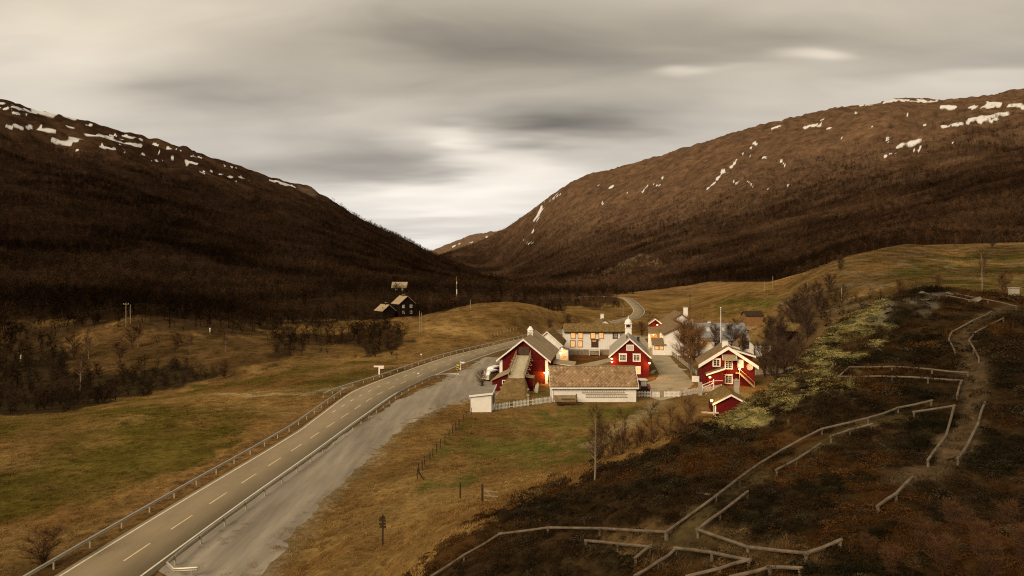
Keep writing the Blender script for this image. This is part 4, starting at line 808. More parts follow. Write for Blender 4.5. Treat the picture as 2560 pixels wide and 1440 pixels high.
long_shed()

def red_barn():
    W, L = 9.6, 20; loc = (2.3, 135.2); t, sl = gable_house('red_barn', 'big red barn with pale roof and wooden ramp to its upper door', loc, YAW, W, L, 4.75, 8.6, 'red_v', 'roof_barn', .62, .6, .5, .18, 'white', None, cat='barn')
    MB().box(-W/2-.02, -W/2+.55, -.05, .30, -.2, 4.55).build('corner_board', MT['white'], t); MB().box(W/2-.5, W/2+.05, -.05, .30, -.2, 4.6).build('corner_board', MT['white'], t)
    MB().box(1.9, W/2-.5, -.045, .0, -.1, 2.35).build('log_wall', MT['red_log'], t)
    MB().box(-W/2+.55, W/2-.5, -.04, -.002, 4.70, 4.80).build('band_board', MT['red_dark'], t); MB().box(-1.5, 1.5, -.05, -.003, 7.25, 7.35).build('band_board', MT['red_dark'], t)
    d = MB().box(-.98, 1.12, -.07, -.002, 5.55, 7.22).build('barn_door', MT['dark_door'], t); MB().box(.0, .05, -.10, -.072, 5.6, 7.2).build('door_seam', MT['black_metal'], d)
    MB().tube([(W/2-.2, -.55, 4.35), (W/2+.06, -.12, 3.9), (W/2+.06, -.12, .1)], .05, 6).build('downpipe', MT['white'], t)
    # ramp
    y0, z0, y1, z1 = -10.6, 2.65, -.1, 5.5; xa, xb = -1.35, 1.35
    n = 8
    for k in range(n):
        a, b = k/n, (k+1)/n; m = MB(); ya, yb = y0+(y1-y0)*a, y0+(y1-y0)*b-.035; za, zb = z0+(z1-z0)*a, z0+(z1-z0)*b-.01
        m.add([(xa, ya, za-.10), (xb, ya, za-.10), (xb, yb, zb-.10), (xa, yb, zb-.10), (xa, ya, za+.02), (xb, ya, za+.02), (xb, yb, zb), (xa, yb, zb)], [(0, 3, 2, 1), (4, 5, 6, 7), (0, 1, 5, 4), (1, 2, 6, 5), (2, 3, 7, 6), (3, 0, 4, 7)]); m.build('ramp_deck', MT['plank'], t)
    for s in (xa-.08, xb+.08):
        r = MB(); r.beam((s, y0, z0+.95), (s, y1, z1+.95), .10, .12); r.beam((s, y0, z0+.5), (s, y1, z1+.5), .06, .10)
        for k in range(6): y = y0+(y1-y0)*k/5; z = z0+(z1-z0)*k/5; r.box(s-.05, s+.05, y-.05, y+.05, z-.3, z+.95)
        r.build('ramp_railing', MT['timber'], t)
        g = MB(); g.beam((s, y0, z0-.22), (s, y1, z1-.22), .14, .24)
        for k in range(1, 5): y = y0+(y1-y0)*k/5; z = z0+(z1-z0)*k/5; e = s+(.75 if s > 0 else -.75); g.beam((s, y, z-.2), (e, y, z-.2), .08, .1); g.beam((e, y, z-.2), (s, y, z+.75), .06, .07)
        g.build('ramp_beam', MT['timber'], t)
    # red stone-cellar annexes either side below the ramp
    def annex(xl, xr, ya, yb, zl, zr, roofmat):
        m = MB(); m.prism([(xl, -.5), (xr, -.5), (xr, zr), (xl, zl)], ya, yb); m.build('annex_wall', MT['red_dark'], t)
        k = MB(); o = .3; k.prism([(xl-o, zl-(zr-zl)/(xr-xl)*o+.02), (xr+o*.2, zr+.04), (xr+o*.2, zr+.16), (xl-o, zl-(zr-zl)/(xr-xl)*o+.14)], ya-.35, yb-.06); k.build('annex_roof', MT[roofmat], t)
    annex(-4.6, -1.5, -9.5, -.08, 1.9, 3.3, 'timber'); annex(1.5, 2.9, -8.4, -5.8, 2.5, 2.3, 'timber'); 
    m = MB(); m.box(-2.75, -1.75, -9.58, -9.505, 1.25, 2.05); w = m.build('window', MT['white'], t); MB().box(-2.6, -2.29, -9.6, -9.582, 1.37, 1.93).build('pane', MT['glass'], w); MB().box(-2.21, -1.9, -9.6, -9.582, 1.37, 1.93).build('pane', MT['glass'], w)
    # roof ventilator
    c = MB().box(-.55, .55, 10.6, 11.7, 7.9, 9.55).build('ventilator', MT['white'], t); MB().lathe([(.74, 9.553), (.7, 9.66), (.48, 9.95), (.3, 10.2), (.26, 10.35)], 8, (0, 11.15, 0)).build('ventilator_cap', MT['white'], c)
    for k in range(3): MB().box(-.4, .4, 10.55, 10.598, 8.55+k*.28, 8.68+k*.28).build('louvre', MT['concrete'], c)
    return t
red_barn()
def earth_ramp():
    ca, sa = math.cos(YAW), math.sin(YAW); V = []; Fc = []; ny, nx = 16, 15
    for j in range(ny):
        f = j/(ny-1); y = -10.4-7.4*f; top = 2.62*(1-sstep(f, .0, 1.0))
        for i in range(nx):
            u = -1+2*i/(nx-1); hw = 1.6+.9*f; x = u*(hw+1.1); e = 1-sstep(abs(u)*(hw+1.1), hw, hw+1.1); z = top*e-.12*(1-e)+fbm(x*.9, y*.9, 3, 7)*.16*e
            V.append((2.3+x*ca-y*sa, 135.2+x*sa+y*ca, z))
    for j in range(ny-1):
        for i in range(nx-1): a = j*nx+i; Fc.append((a, a+nx, a+nx+1, a+1))
    tag(mesh_np('earth_ramp', V, Fc, MT['turf'], smooth=True), 'grassy earth bank leading up to the wooden barn ramp', 'earth bank', kind='structure')
    R = random.Random(5)
    for k in range(34):
        s = R.choice((-1, 1)); f = R.random(); y = -10.7-6.2*f; x = s*(1.75+.85*f+R.uniform(0, .5)); m = MB(); rr = R.uniform(.16, .36); m.lathe([(rr*.5, -rr*.4), (rr, 0), (rr*.8, rr*.5), (rr*.2, rr*.75)], 7); m.v = [(a*R.uniform(.8, 1.2), b*R.uniform(.8, 1.2), c) for a, b, c in m.v]
        z = 2.62*(1-float(sstep(f*6.2/7.4, 0, 1)))*.62; o = m.build('boulder', MT['stone']); o.location = (2.3+x*ca-y*sa, 135.2+x*sa+y*ca, max(.08, z-.25)); tag(o, 'grey field stone in the edging of the grassy barn ramp', 'stone', 'stones edging the barn ramp')
    # stone slab leaning by the ramp
    o = MB().prism([(-.45, 0), (.5, 0), (.55, 1.5), (.2, 1.9), (-.35, 1.2)], 0, .14).build('stone_slab', MT['concrete']); o.location = (4.3, 124.4, .02); o.rotation_euler = (-.18, 0, math.radians(-50)); tag(o, 'pale stone slab leaning upright beside the barn ramp', 'slab')
earth_ramp()

def annexes():
    # sod-roofed building behind the barn
    t, sl = gable_house('storehouse', 'white storehouse with brown sod roof tucked behind the red barn', (8.4, 163.5), YAW, 7.0, 12, 4.6, 7.7, 'white_v', 'turf', .3, .35, .3, .08, 'white', None)
    turf_roof(t, 7.0, 12, 4.6, 7.7, .35, .3, .3, .2, 500, 3); window(t, 'R', 7, 12, 2.4, 3.2, .8, 1.1, 2, 3, 'glass')
    t = thing('porch', 'narrow white entrance porch strung with lights behind the barn', 'porch', (12.2, 160.6, 0), YAW)
    MB().prism([(-.95, -.6), (.95, -.6), (.95, 3.7), (-.95, 3.9)], 0, 2.8).build('wall', MT['white_v'], t); MB().prism([(-1.1, 3.93), (1.1, 3.72), (1.1, 3.84), (-1.1, 4.05)], -.2, 3).build('roof', MT['roof_tile'], t)
    MB().box(-.3, .55, -.05, -.002, .2, 2.3).build('door', MT['lit2'], t)
    # little red lean-to
    t = thing('lean_to_shed', 'little dark red lean-to with pale sloping roof and one white window', 'shed', (10.6, 140.0, 0), YAW)
    MB().prism([(-1.9, -.5), (1.9, -.5), (1.9, 2.9), (-1.9, 3.3)], 0, 4.6).build('wall', MT['red_dark'], t); MB().prism([(-2.1, 3.36), (2.3, 2.9), (2.3, 3.03), (-2.1, 3.49)], -.5, 5.0).build('roof', MT['roof_barn'], t); MB().prism([(-2.1, 3.24), (2.3, 2.78), (2.3, 2.88), (-2.1, 3.34)], -.56, -.502).build('eave_board', MT['white'], t)
    window(t, 'F', 3.8, 4.6, -.7, 2.35, 1.1, .75, 2, 1, 'glass'); MB().box(1.72, 1.92, -.03, .1, -.2, 2.86).build('corner_board', MT['white'], t)
annexes()

def bell_house():
    W, L = 7.7, 19; loc = (24.6, 142.6); t, sl = gable_house('bell_house', 'red gabled house with grey roof and white bell turret on its ridge', loc, YAW, W, L, 4.55, 8.0, 'red_h', 'roof_grey', .5, .45, .4, .16, 'white', None)
    for s in (-1, 1): MB().box(s*W/2-.12, s*W/2+.12, -.03, .2, -.1, 4.35).build('corner_board', MT['red_h'], t)
    window(t, 'F', W, L, .05, 6.15, 1.55, 1.15, 1, 1, 'pale_glass', label='white-framed pale loft hatch')
    window(t, 'F', W, L, -1.42, 4.1, 1.6, 1.6, 4, 4, 'glass', ft=.22); window(t, 'F', W, L, 1.42, 4.1, 1.6, 1.6, 4, 4, 'glass', ft=.22)
    window(t, 'F', W, L, 1.75, 1.5, .95, 1.55, 2, 4, 'lit', ft=.2, label='small lit window in white frame')
    for x in (.95, 2.55): MB().box(x-.03, x+.03, -.05, -.002, 0, 3.0).build('cable', MT['red_dark'], t)
    y = 15.0; b = MB().box(-.72, .72, y-.72, y+.72, 7.2, 9.1).build('turret', MT['white'], t); MB().box(-.8, .8, y-.8, y+.8, 9.103, 9.2).build('turret_ledge', MT['white'], b)
    for sx in (-1, 1):
        for sy in (-1, 1): MB().box(sx*.62-.11, sx*.62+.11, y+sy*.62-.11, y+sy*.62+.11, 9.203, 10.0).build('turret_post', MT['white'], b)
    a = MB(face_map('F', 1, 1)); pts = [(-.62, 9.75)]+[(-.42*math.cos(q), 9.62+.42*math.sin(q)) for q in [k*math.pi/8 for k in range(9)]]+[(.62, 9.62), (.62, 10.02), (-.62, 10.02)]
    for yy in (y-.70, y+.62): MB().prism([(-.51, 9.85), (.51, 9.85), (.51, 10.02), (-.51, 10.02)], yy, yy+.08).build('arch', MT['white'], b)
    MB().lathe([(.05, 9.96), (.3, 9.5), (.34, 9.42), (.12, 9.4)], 10, (0, y, 0)).build('bell', MT['black_metal'], b)
    MB().lathe([(1.0, 10.023), (1.02, 10.12), (.82, 10.2), (.80, 10.5), (.66, 10.85), (.36, 11.1), (.16, 11.2), (.12, 11.35), (.16, 11.45), (.05, 11.6), (.03, 12.0)], 12, (0, y, 0)).build('dome', MT['white'], b, False)
    MB().tube([(-.5, 4.2, 7.55), (-.5, 4.2, 8.3)], .14, 8).build('flue', MT['black_metal'], t); chimney(t, 2.2, 13.5, 5.6, 7.1, .55, 'black_metal', 'black_metal')
    MB().tube([(-W/2-.5, -.3, 4.15), (-W/2-.35, 1.2, 4.1), (-W/2-.35, 10, 4.1)], .07, 6).build('gutter', MT['roof_grey'], t)
bell_house()

def long_house():
    W, L = 8.0, 16.6; t, sl = gable_house('long_house', 'long white two-storey house with sod roof and brown-framed lit windows', (14.0, 184.8), -math.pi/2, W, L, 6.25, 7.75, 'white_h', 'turf', .3, .3, .3, .06, None, None, base=1.5)
    turf_roof(t, W, L, 6.25, 7.75, .45, .35, .35, .34, 1100, 5); MB().box(W/2+.36, W/2+.50, -.35, L+.35, 5.92, 6.22).build('eave_log', MT['dark_timber'], t)
    m = MB(face_map('R', W, L)); [m.box(k*.62, k*.62+.06, .002, .03, 1.5, 5.95) for k in range(int(L/.62)+1)]; m.build('cover_strips', MT['white'], t)['kind'] = 'stuff'
    px = lambda x: (x-1280)/F*180.8-14.0
    for x, g in ((1433, 'lit'), (1451, 'lit'), (1482, 'lit'), (1503, 'lit'), (1538, 'glass'), (1557, 'glass')): window(t, 'R', W, L, px(x), 5.13, 1.38, 1.66, 2, 3, g, 'brown_trim', .13)
    for x in (1432, 1450.5): window(t, 'R', W, L, px(x), 2.95, 1.36, 1.7, 2, 3, 'lit', 'brown_trim', .13)
    u = px(1487); f = face_map('R', W, L); d = MB(f).box(u-.95, u+.95, 0, .08, 2.0, 4.1).build('door', MT['dark_door'], t); MB(f).box(u-.65, u+.35, .082, .10, 3.62, 3.85).build('pane', MT['lit'], d); MB(f).box(u-1.15, u+1.15, 0, .35, 4.1, 4.24).build('door_hood', MT['brown_trim'], t)
    s = MB(f); s.box(u-1.6, u+1.0, .05, 1.6, .2, 1.35); s.build('porch_step', MT['stone'], t); r = MB(f)
    for k in range(14): r.box(u-1.6+k*.2, u-1.54+k*.2, 1.55, 1.6, 1.0, 2.05)
    r.box(u-1.65, u+1.05, 1.53, 1.62, 2.05, 2.15); r.box(u-1.65, u+1.05, 1.53, 1.62, 1.3, 1.4); r.box(u-1.7, u-1.58, 1.5, 1.63, -.1, 2.2); r.box(u+.98, u+1.1, 1.5, 1.63, -.1, 2.2); r.build('porch_railing', MT['white'], t)
    # turf cabin and small store beyond
    t, sl = gable_house('turf_cabin', 'low cabin with grassy turf roof, white gable and white chimney', (28.8, 214), 0, 9.5, 8, 3.6, 7.1, 'white_h', 'turf', .5, .5, .3, .06, None, None, cat='cabin')
    turf_roof(t, 9.5, 8, 3.6, 7.1, .7, .6, .4, .3, 500, 8); chimney(t, -.1, 3.5, 6.6, 8.6, .95); window(t, 'F', 9.5, 8, -.2, 5.1, 1.2, 1.5, 1, 1, 'pale_glass', 'brown_trim'); MB().box(.75, 1.6, -.06, -.002, 4.3, 5.9).build('shutter', MT['white'], t)
    t, sl = gable_house('root_store', 'small dark store shed with one white corner post behind the long house', (22.6, 220), 0, 3.4, 3.5, 4.3, 5.6, 'dark_door', 'turf', .3, .3, .3, .1, None, None, cat='shed'); turf_roof(t, 3.4, 3.5, 4.3, 5.6, .35, .35, .3, .2, 120, 4); MB().box(-1.85, -1.55, -.06, .1, 0, 5.0).build('corner_board', MT['white'], t)
long_house()

def guest_house():
    w2, L2 = 8.6, 24; t, sl = gable_house('guest_house', 'white guest house wing with tiled roof behind the brown birch', (44.5, 179.8), YAW, w2, L2, 5.6, 7.75, 'white_h', 'roof_tile', .4, .4, .2, .18, 'brown_trim', None)
    for k in range(3): window(t, 'L', w2, L2, 3.5+k*5, 3.9, 1.1, 1.4, 2, 3, 'lit')
    window(t, 'F', w2, L2, .4, 4.2, 1.2, 1.5, 2, 3, 'glass', 'brown_trim'); window(t, 'F', w2, L2, .4, 1.6, 1.2, 1.5, 2, 3, 'glass', 'brown_trim')
    t, sl = gable_house('guest_house', 'taller white guest house gable with tall white chimney and tiled roof', (50.6, 204.4), YAW, 10.2, 20, 5.8, 9.45, 'white_h', 'roof_tile', .45, .4, .3, .18, 'brown_trim', None); chimney(t, 1.5, 2.0, 8.6, 11.3, 1.25)
    # small white annex with lit windows
    t = thing('entrance_annex', 'small white annex with tiled pent roof and a pair of lit windows', 'annex', (38.9, 180.6, 0), YAW)
    MB().box(-1.65, 1.65, 0, 4, -.6, 2.8).build('wall', MT['white_v'], t); MB().add([(-1.9, -.3, 2.7), (1.85, -.3, 2.7), (1.85, 4.2, 4.1), (-1.9, 4.2, 4.1), (-1.9, -.3, 2.85), (1.85, -.3, 2.85), (1.85, 4.2, 4.25), (-1.9, 4.2, 4.25)], [(0, 3, 2, 1), (4, 5, 6, 7), (0, 1, 5, 4), (1, 2, 6, 5), (2, 3, 7, 6), (3, 0, 4, 7)]).build('roof', MT['roof_tile'], t)
    for x in (-.62, .62): window(t, 'F', 3.3, 4, x, 1.9, 1.16, 1.0, 2, 1, 'lit', 'brown_trim', .1)
    # covered entrance with tiled roof, open and lit underneath
    t = thing('covered_entrance', 'open lit entrance under a small tiled roof with white posts', 'porch', (41.2, 196.5, 0), YAW)
    MB().add([(-2, -1.6, 4.3), (1.6, -1.6, 4.3), (1.6, 2.6, 5.9), (-2, 2.6, 5.9), (-2, -1.6, 4.46), (1.6, -1.6, 4.46), (1.6, 2.6, 6.06), (-2, 2.6, 6.06)], [(0, 3, 2, 1), (4, 5, 6, 7), (0, 1, 5, 4), (1, 2, 6, 5), (2, 3, 7, 6), (3, 0, 4, 7)]).build('roof', MT['roof_tile'], t)
    MB().box(-1.9, -1.65, -1.5, -1.25, -.3, 4.28).build('post', MT['white'], t); MB().box(1.2, 1.45, -1.5, -1.25, -.3, 4.28).build('post', MT['white'], t); MB().box(-1.9, 1.5, 1.8, 2.4, -.3, 4.28).build('back_wall', MT['white_v'], t); MB().box(-1.0, .6, 1.72, 1.797, 2.2, 3.9).build('door', MT['lit2'], t)
    t, sl = gable_house('red_porch', 'small red gabled porch with white verge boards on the guest house', (44.6, 212.5), YAW, 3.4, 3, 6.0, 7.3, 'red_v', 'roof_tile', .35, .35, .1, .12, 'white', None, cat='porch')
guest_house()

def grey_house():
    W, L = 9.0, 14.6; t, sl = gable_house('grey_roof_house', 'white house under a long blue-grey slate roof with twin skylights', (48.6, 187), -math.pi/2, W, L, 4.0, 7.9, 'white_h', 'roof_blue', .45, .4, .4, .16, None, None)
    f = face_map('R', W, L); window(t, 'R', W, L, 2.6, 2.9, 3.0, 1.3, 4, 2, 'lit2', 'white', .1, label='window glowing with strings of orange lights'); window(t, 'R', W, L, 6.0, 2.4, 1.2, 1.5, 2, 3, 'glass')
    for y in (4.6, 8.9):
        m = MB(); x = 1.9; z = 7.9-sl*x+.22; m.add([(x-.55, y-.55, z+sl*.55), (x+.55, y-.55, z-sl*.55), (x+.55, y+.55, z-sl*.55), (x-.55, y+.55, z+sl*.55), (x-.55, y-.55, z+sl*.55-.2), (x+.55, y-.55, z-sl*.55-.2), (x+.55, y+.55, z-sl*.55-.2), (x-.55, y+.55, z+sl*.55-.2)], [(0, 1, 2, 3), (0, 4, 5, 1), (1, 5, 6, 2), (2, 6, 7, 3), (3, 7, 4, 0)]); m.build('skylight', MT['pale_glass'], t)
    m = MB(); [m.beam((W/2+.25, 1+k*.5, 3.95), (W/2+.1, 1+k*.5, 4.35), .04, .04) for k in range(9)]; m.beam((W/2+.12, .8, 4.3), (W/2+.12, 5.4, 4.3), .05, .05); m.build('snow_guard', MT['black_metal'], t)
    chimney(t, -1.2, .9, 6.8, 8.9, .8, 'white'); chimney(t, -.8, 5.6, 7.2, 8.4, .7, 'white')
    # front gable wing with curved pediment window
    t2, sl2 = gable_house('gable_wing', 'white gabled wing with dark curved pediment over its window', (60.7, 177.0), 0, 3.9, 5.5, 3.0, 4.9, 'white_h', 'roof_tile', .3, .35, .2, .12, None, None, cat='house wing')
    window(t2, 'F', 3.9, 5.5, 0, 2.9, 1.5, 1.6, 3, 2, 'glass', 'brown_trim', .1); pts = [(.85*math.cos(q), 3.85+.45*math.sin(q)) for q in [math.pi*k/10 for k in range(11)]]; MB().prism(pts, -.12, -.02).build('pediment', MT['brown_trim'], t2)
    t3 = thing('side_wing', 'narrow white wall section with lit doorway beneath bare trees', 'house wing', (64.6, 176, 0), 0); MB().box(-1.2, 2.2, 0, 5, -.6, 3.2).build('wall', MT['white_h'], t3); MB().prism([(-1.5, 3.2), (2.5, 3.2), (.5, 4.6)], -.3, 5.3).build('roof', MT['turf'], t3); MB().box(.1, 1.3, -.06, -.002, 0, 2.2).build('door', MT['lit2'], t3)
    # timber barn on the slope, hidden house in the trees
    hx, hy, z = hit(1886, 818, 150, 400); t4, sl = gable_house('log_barn', 'brown timber hay barn with dark roof on the green slope', (hx-.012*hy, hy+2, z), -math.pi/2, 4.6, .0245*hy, .0165*hy, .0225*hy, 'log_brown', 'dark_timber', .25, .3, .3, .18, None, None, cat='barn', base=.3)
    z = 4.3; t5, sl = gable_house('hidden_house', 'dark timber house half hidden by trees, with two white windows', (67.6, 171, z), -math.pi/2, 6, 8, 3.4, 5.0, 'black_wall', 'turf', .4, .4, .4, .1, None, None); turf_roof(t5, 6, 8, 3.4, 5.0, .5, .5, .5, .2, 200, 9)
    for y in (3.0, 4.9): window(t5, 'R', 6, 8, y, 2.3, 1.1, 1.3, 2, 3, 'glass')
grey_house()

def red_cottage():
    W, L = 9.8, 9.0; loc = (41.9, 132.4); t, sl = gable_house('red_cottage', 'red two-storey cottage with broad white gable boards and tiled roof', loc, -math.radians(11), W, L, 4.15, 7.35, 'red_h', 'roof_tile', .65, .55, .4, .18, None, None)
    for s in (-1, 1):
        x1 = s*(W/2+.68); z1 = 7.35-sl*(W/2+.65); q = [(0, 7.0), (x1, z1-.42), (x1, z1+.24), (0, 7.62)]; MB().prism(q if s > 0 else q[::-1], -.64, -.57).build('verge_board', MT['white'], t)
        MB().box(s*(W/2-.06)-.1, s*(W/2-.06)+.1, -.03, .1, -.1, 3.9).build('corner_board', MT['red_dark'], t)
    MB().box(-.95, -.75, -.03, -.002, -.1, 6.3).build('cover_board', MT['red_dark'], t); MB().box(1.25, 1.42, -.03, -.002, -.1, 6.3).build('cover_board', MT['red_dark'], t)
    chimney(t, -.25, 3.2, 6.6, 8.35, 1.05)
    window(t, 'F', W, L, -2.15, 4.35, 1.5, 1.55, 2, 3, 'glass', ft=.2); window(t, 'F', W, L, .12, 4.05, 1.5, 1.8, 4, 4, 'glass', ft=.2); window(t, 'F', W, L, .12, 1.2, 1.5, 1.8, 4, 4, 'glass', ft=.2)
    sh = MB().box(1.75, 2.85, -.10, -.02, 3.5, 5.05).build('shutter', MT['white'], t)
    h = MB(); h.add([(-1.05, -1.0, 4.95), (1.5, -1.0, 4.95), (1.5, -.01, 5.9), (-1.05, -.01, 5.9), (-1.05, -1.0, 5.05), (1.5, -1.0, 5.05), (1.5, -.01, 6.0), (-1.05, -.01, 6.0)], [(0, 3, 2, 1), (4, 5, 6, 7), (0, 1, 5, 4), (1, 2, 6, 5), (2, 3, 7, 6), (3, 0, 4, 7)]); h.build('window_hood', MT['timber'], t)
    for x in (-1.1, 1.55): MB().beam((x, -1.0, 5.0), (x, -.02, 6.1), .07, .2).build('hood_bracket', MT['white'], t)
    # lean-to porch, outside stair, shed dormer
    m = MB(); m.prism([(-4.0, -.2), (-1.0, -.2), (-1.0, 3.3), (-4.0, 2.2)], -2.2, -.05); m.build('porch', MT['red_h'], t); r = MB(); r.prism([(-4.3, 2.25), (-.85, 3.5), (-.85, 3.66), (-4.3, 2.41)], -2.5, -.04); r.build('porch_roof', MT['roof_tile'], t); v = MB(); v.prism([(-4.32, 2.12), (-.8, 3.4), (-.8, 3.72), (-4.32, 2.44)], -2.58, -2.51); v.build('verge_board', MT['white'], t)
    st = MB(); n = 11
    for k in range(n): x = 2.0+2.75*k/n; z = 2.6*(1-(k+.5)/n); st.box(x, x+.3, -1.3, -.35, z, z+.05)
    st.build('stair_tread', MT['timber'], t)
    for y in (-1.36, -.3): MB().beam((1.9, y, 2.62), (4.75, y, -.05), .08, .26).build('stair_string', MT['timber'], t)
    rl = MB(); rl.beam((1.9, -1.38, 3.5), (4.7, -1.38, .95), .06, .08); rl.box(4.66, 4.74, -1.42, -1.34, -.1, .98); rl.box(1.9, 1.98, -1.42, -1.34, 0, 3.5); rl.build('stair_rail', MT['timber'], t); MB().box(1.3, 2.0, -1.4, -.05, 2.55, 2.65).build('landing', MT['timber'], t)
    MB().prism([(1.2, 5.6), (5.0, 4.2), (5.0, 5.5), (1.2, 6.6)], 3.0, 7.5).build('dormer', MT['red_h'], t); MB().prism([(.7, 6.75), (5.5, 5.3), (5.5, 5.46), (.7, 6.91)], 2.6, 7.9).build('dormer_roof', MT['roof_tile'], t); MB().prism([(.7, 6.62), (5.55, 5.16), (5.55, 5.5), (.7, 6.95)], 2.5, 2.57).build('verge_board', MT['white'], t)
    d = thing('satellite_dish', 'round grey satellite dish on the red cottage gable', 'satellite dish', (45.65, 131.2, 3.75), 0)
    k = MB(); k.lathe([(.02, .0), (.35, .04), (.62, .14), (.64, .17), (.36, .08), (.03, .05)], 16); k.xf = None; o = k.build('dish', MT['dish'], d); o.rotation_euler = (math.radians(80), 0, 0); MB().tube([(0, .0, -.1), (.05, -.5, -.45)], .03, 5).build('feed_arm', MT['dish'], d); MB().tube([(0, .0, 0), (0, .3, -.1)], .04, 5).build('mount', MT['black_metal'], d)
    # small turf-roofed store with stone chimney
    t, sl = gable_house('turf_store', 'small dark red store with mossy turf roof and white gable boards', (33.1, 103.2), YAW, 4.5, 7.6, 2.2, 3.45, 'red_dark', 'turf', .45, .4, .3, .08, 'white', None, cat='shed'); turf_roof(t, 4.5, 7.6, 2.2, 3.45, .5, .42, .3, .3, 420, 12)
    MB().box(-2.36, -2.2, -.06, .1, -.2, 2.1).build('corner_board', MT['white'], t); MB().box(-2.32, -2.27, 1.2, 2.1, .0, 1.9).build('door', MT['white'], t)
    c = chimney(t, 1.75, 5.6, .2, 4.7, .75, 'concrete'); MB().box(1.62, 1.88, 5.45, 5.75, 4.843, 5.05).build('chimney_pot', MT['concrete'], c)
    for k, (x, y, w) in enumerate(((-2.8, -.6, .9), (-3.9, -.4, .5))): 
        o = MB().box(-w, w, -.3, .3, -.1, .07).build('stone_step', MT['concrete']); ca, sa = math.cos(YAW), math.sin(YAW); o.location = (33.1+x*ca-y*sa, 103.2+x*sa+y*ca, .75); tag(o, ('wide flat stone step beside the turf store', 'short flat stone step beside the turf store')[k], 'step')
red_cottage()

def bus_shelter():
    t = thing('roadside_shed', 'small white shed with sloping roof and brown window by the lay-by', 'shed', (-4.9, 107.2, 0), 0)
    x0, x1, L = -1.6, 1.65, 4.0; h = {(0, 0): 2.45, (1, 0): 2.85, (1, 1): 3.45, (0, 1): 3.05}
    MB().add([(x0, 0, -.1), (x1, 0, -.1), (x1+.5, L, -.1), (x0+.5, L, -.1), (x0, 0, h[0, 0]), (x1, 0, h[1, 0]), (x1+.5, L, h[1, 1]), (x0+.5, L, h[0, 1])], [(0, 3, 2, 1), (4, 5, 6, 7), (0, 1, 5, 4), (1, 2, 6, 5), (2, 3, 7, 6), (3, 0, 4, 7)]).build('wall', MT['white_v'], t)
    MB().add([(x0-.2, -.2, h[0, 0]), (x1+.2, -.2, h[1, 0]), (x1+.7, L+.2, h[1, 1]), (x0+.3, L+.2, h[0, 1]), (x0-.2, -.2, h[0, 0]+.2), (x1+.2, -.2, h[1, 0]+.2), (x1+.7, L+.2, h[1, 1]+.2), (x0+.3, L+.2, h[0, 1]+.2)], [(0, 3, 2, 1), (4, 5, 6, 7), (0, 1, 5, 4), (1, 2, 6, 5), (2, 3, 7, 6), (3, 0, 4, 7)]).build('roof', MT['felt'], t)
    MB().beam((x0-.22, -.235, h[0, 0]+.08), (x1+.25, -.235, h[1, 0]+.08), .06, .30).build('eave_board', MT['white'], t); MB().beam((x1+.24, -.2, h[1, 0]+.08), (x1+.74, L+.2, h[1, 1]+.08), .06, .30).build('eave_board', MT['white'], t)
    MB().beam((x1+.2, 1.2, 1.6), (x1+.42, 3.1, 1.75), .1, 1.5).build('window', MT['brown_trim'], t); MB().box(x0+.05, x1-.02, .03, L, -1.2, -.102).build('foundation', MT['dark_timber'], t)
bus_shelter()

def far_houses():
    def win_row(t, face, W, L, us, zs, g='pale_glass'):
        for z in zs:
            for u in us: window(t, face, W, L, u, z, 1.15, 1.3, 2, 2, g, 'white', .12)
    x, y, z = hit(1018, 789, 200); t, sl = gable_house('station_house', 'black two-storey station house with pale roof and two rows of white windows', (-46.2, 301, 2.6), math.radians(32), 7.2, 8.2, 5.6, 8.6, 'black_wall', 'roof_barn', .5, .5, .5, .2, None, None); win_row(t, 'F', 7.2, 8.2, (-1.8, 1.8), (1.6, 4.2)); win_row(t, 'R', 7.2, 8.2, (1.6, 4.0, 6.4), (1.6, 4.2)); chimney(t, 0, 4, 8.3, 9.4, .8, 'dark_timber')
    t, sl = gable_house('station_shed', 'low black station outbuilding with pale roof', (-53.5, 297, 2.4), math.radians(35), 5.6, 8, 2.9, 5.2, 'black_wall', 'roof_barn', .5, .5, .5, .2, None, None); win_row(t, 'R', 5.6, 8, (2, 5), (1.5,)); chimney(t, 0, 3, 5, 6.2, .7, 'dark_timber')
    x, y, z = hit(1003, 729, 380); t, sl = gable_house('hillside_cabin', 'small dark cabin with pale roof alone on the forested hillside', (-81.5, 467, Z0(-76, 467)), -math.pi/2, 7, 9.6, 3.0, 6.4, 'black_wall', 'roof_barn', .5, .5, .5, .2, None, None, cat='cabin'); win_row(t, 'R', 7, 9.6, (3.0, 7.0), (1.6,))
far_houses()

def lamps():
    G_ = 'wall lamps on the farm buildings'
    def at(px, py, d): return ((px-CX)/F*d, d, CAMZ-(py-YH)/F*d)
    for px, py, d, lab, p in ((1362, 931, 134.2, 'lit wall lamp on the log wall of the red barn gable', 26), (1374, 929, 134.6, 'lit wall lamp round the corner of the red barn', 18), (1529, 896, 143.0, 'upper lit wall lamp on the side of the bell house', 14), (1529.5, 904, 142.9, 'lower lit wall lamp on the side of the bell house', 14), (1623, 907, 141.5, 'lit wall lamp on the drive side of the bell house', 34),
                            (1848, 922, 130.3, 'lit wall lamp at the stair top of the red cottage', 62), (1774, 942, 128.6, 'lit wall lamp under the porch roof of the red cottage', 52), (1778, 1000, 103.0, 'lit wall lamp under the eave of the turf store', 16), (1405, 871, 160.2, 'upper lit lamp on the white porch behind the barn', 6), (1401, 882, 160.1, 'lower lit lamp on the white porch behind the barn', 6),
                            (1651, 848, 187, 'lit lamp above the small white annex', 20), (1643, 812, 211.8, 'lit lamp on the small red porch', 22), (1633, 836, 194.8, 'lit lamp under the tiled entrance roof', 20), (1724, 892, 165, 'lit garden lamp among the birch trunks', 3)):
        wall_lamp(at(px, py, d), lab, p, 0, G_, .2)
lamps()
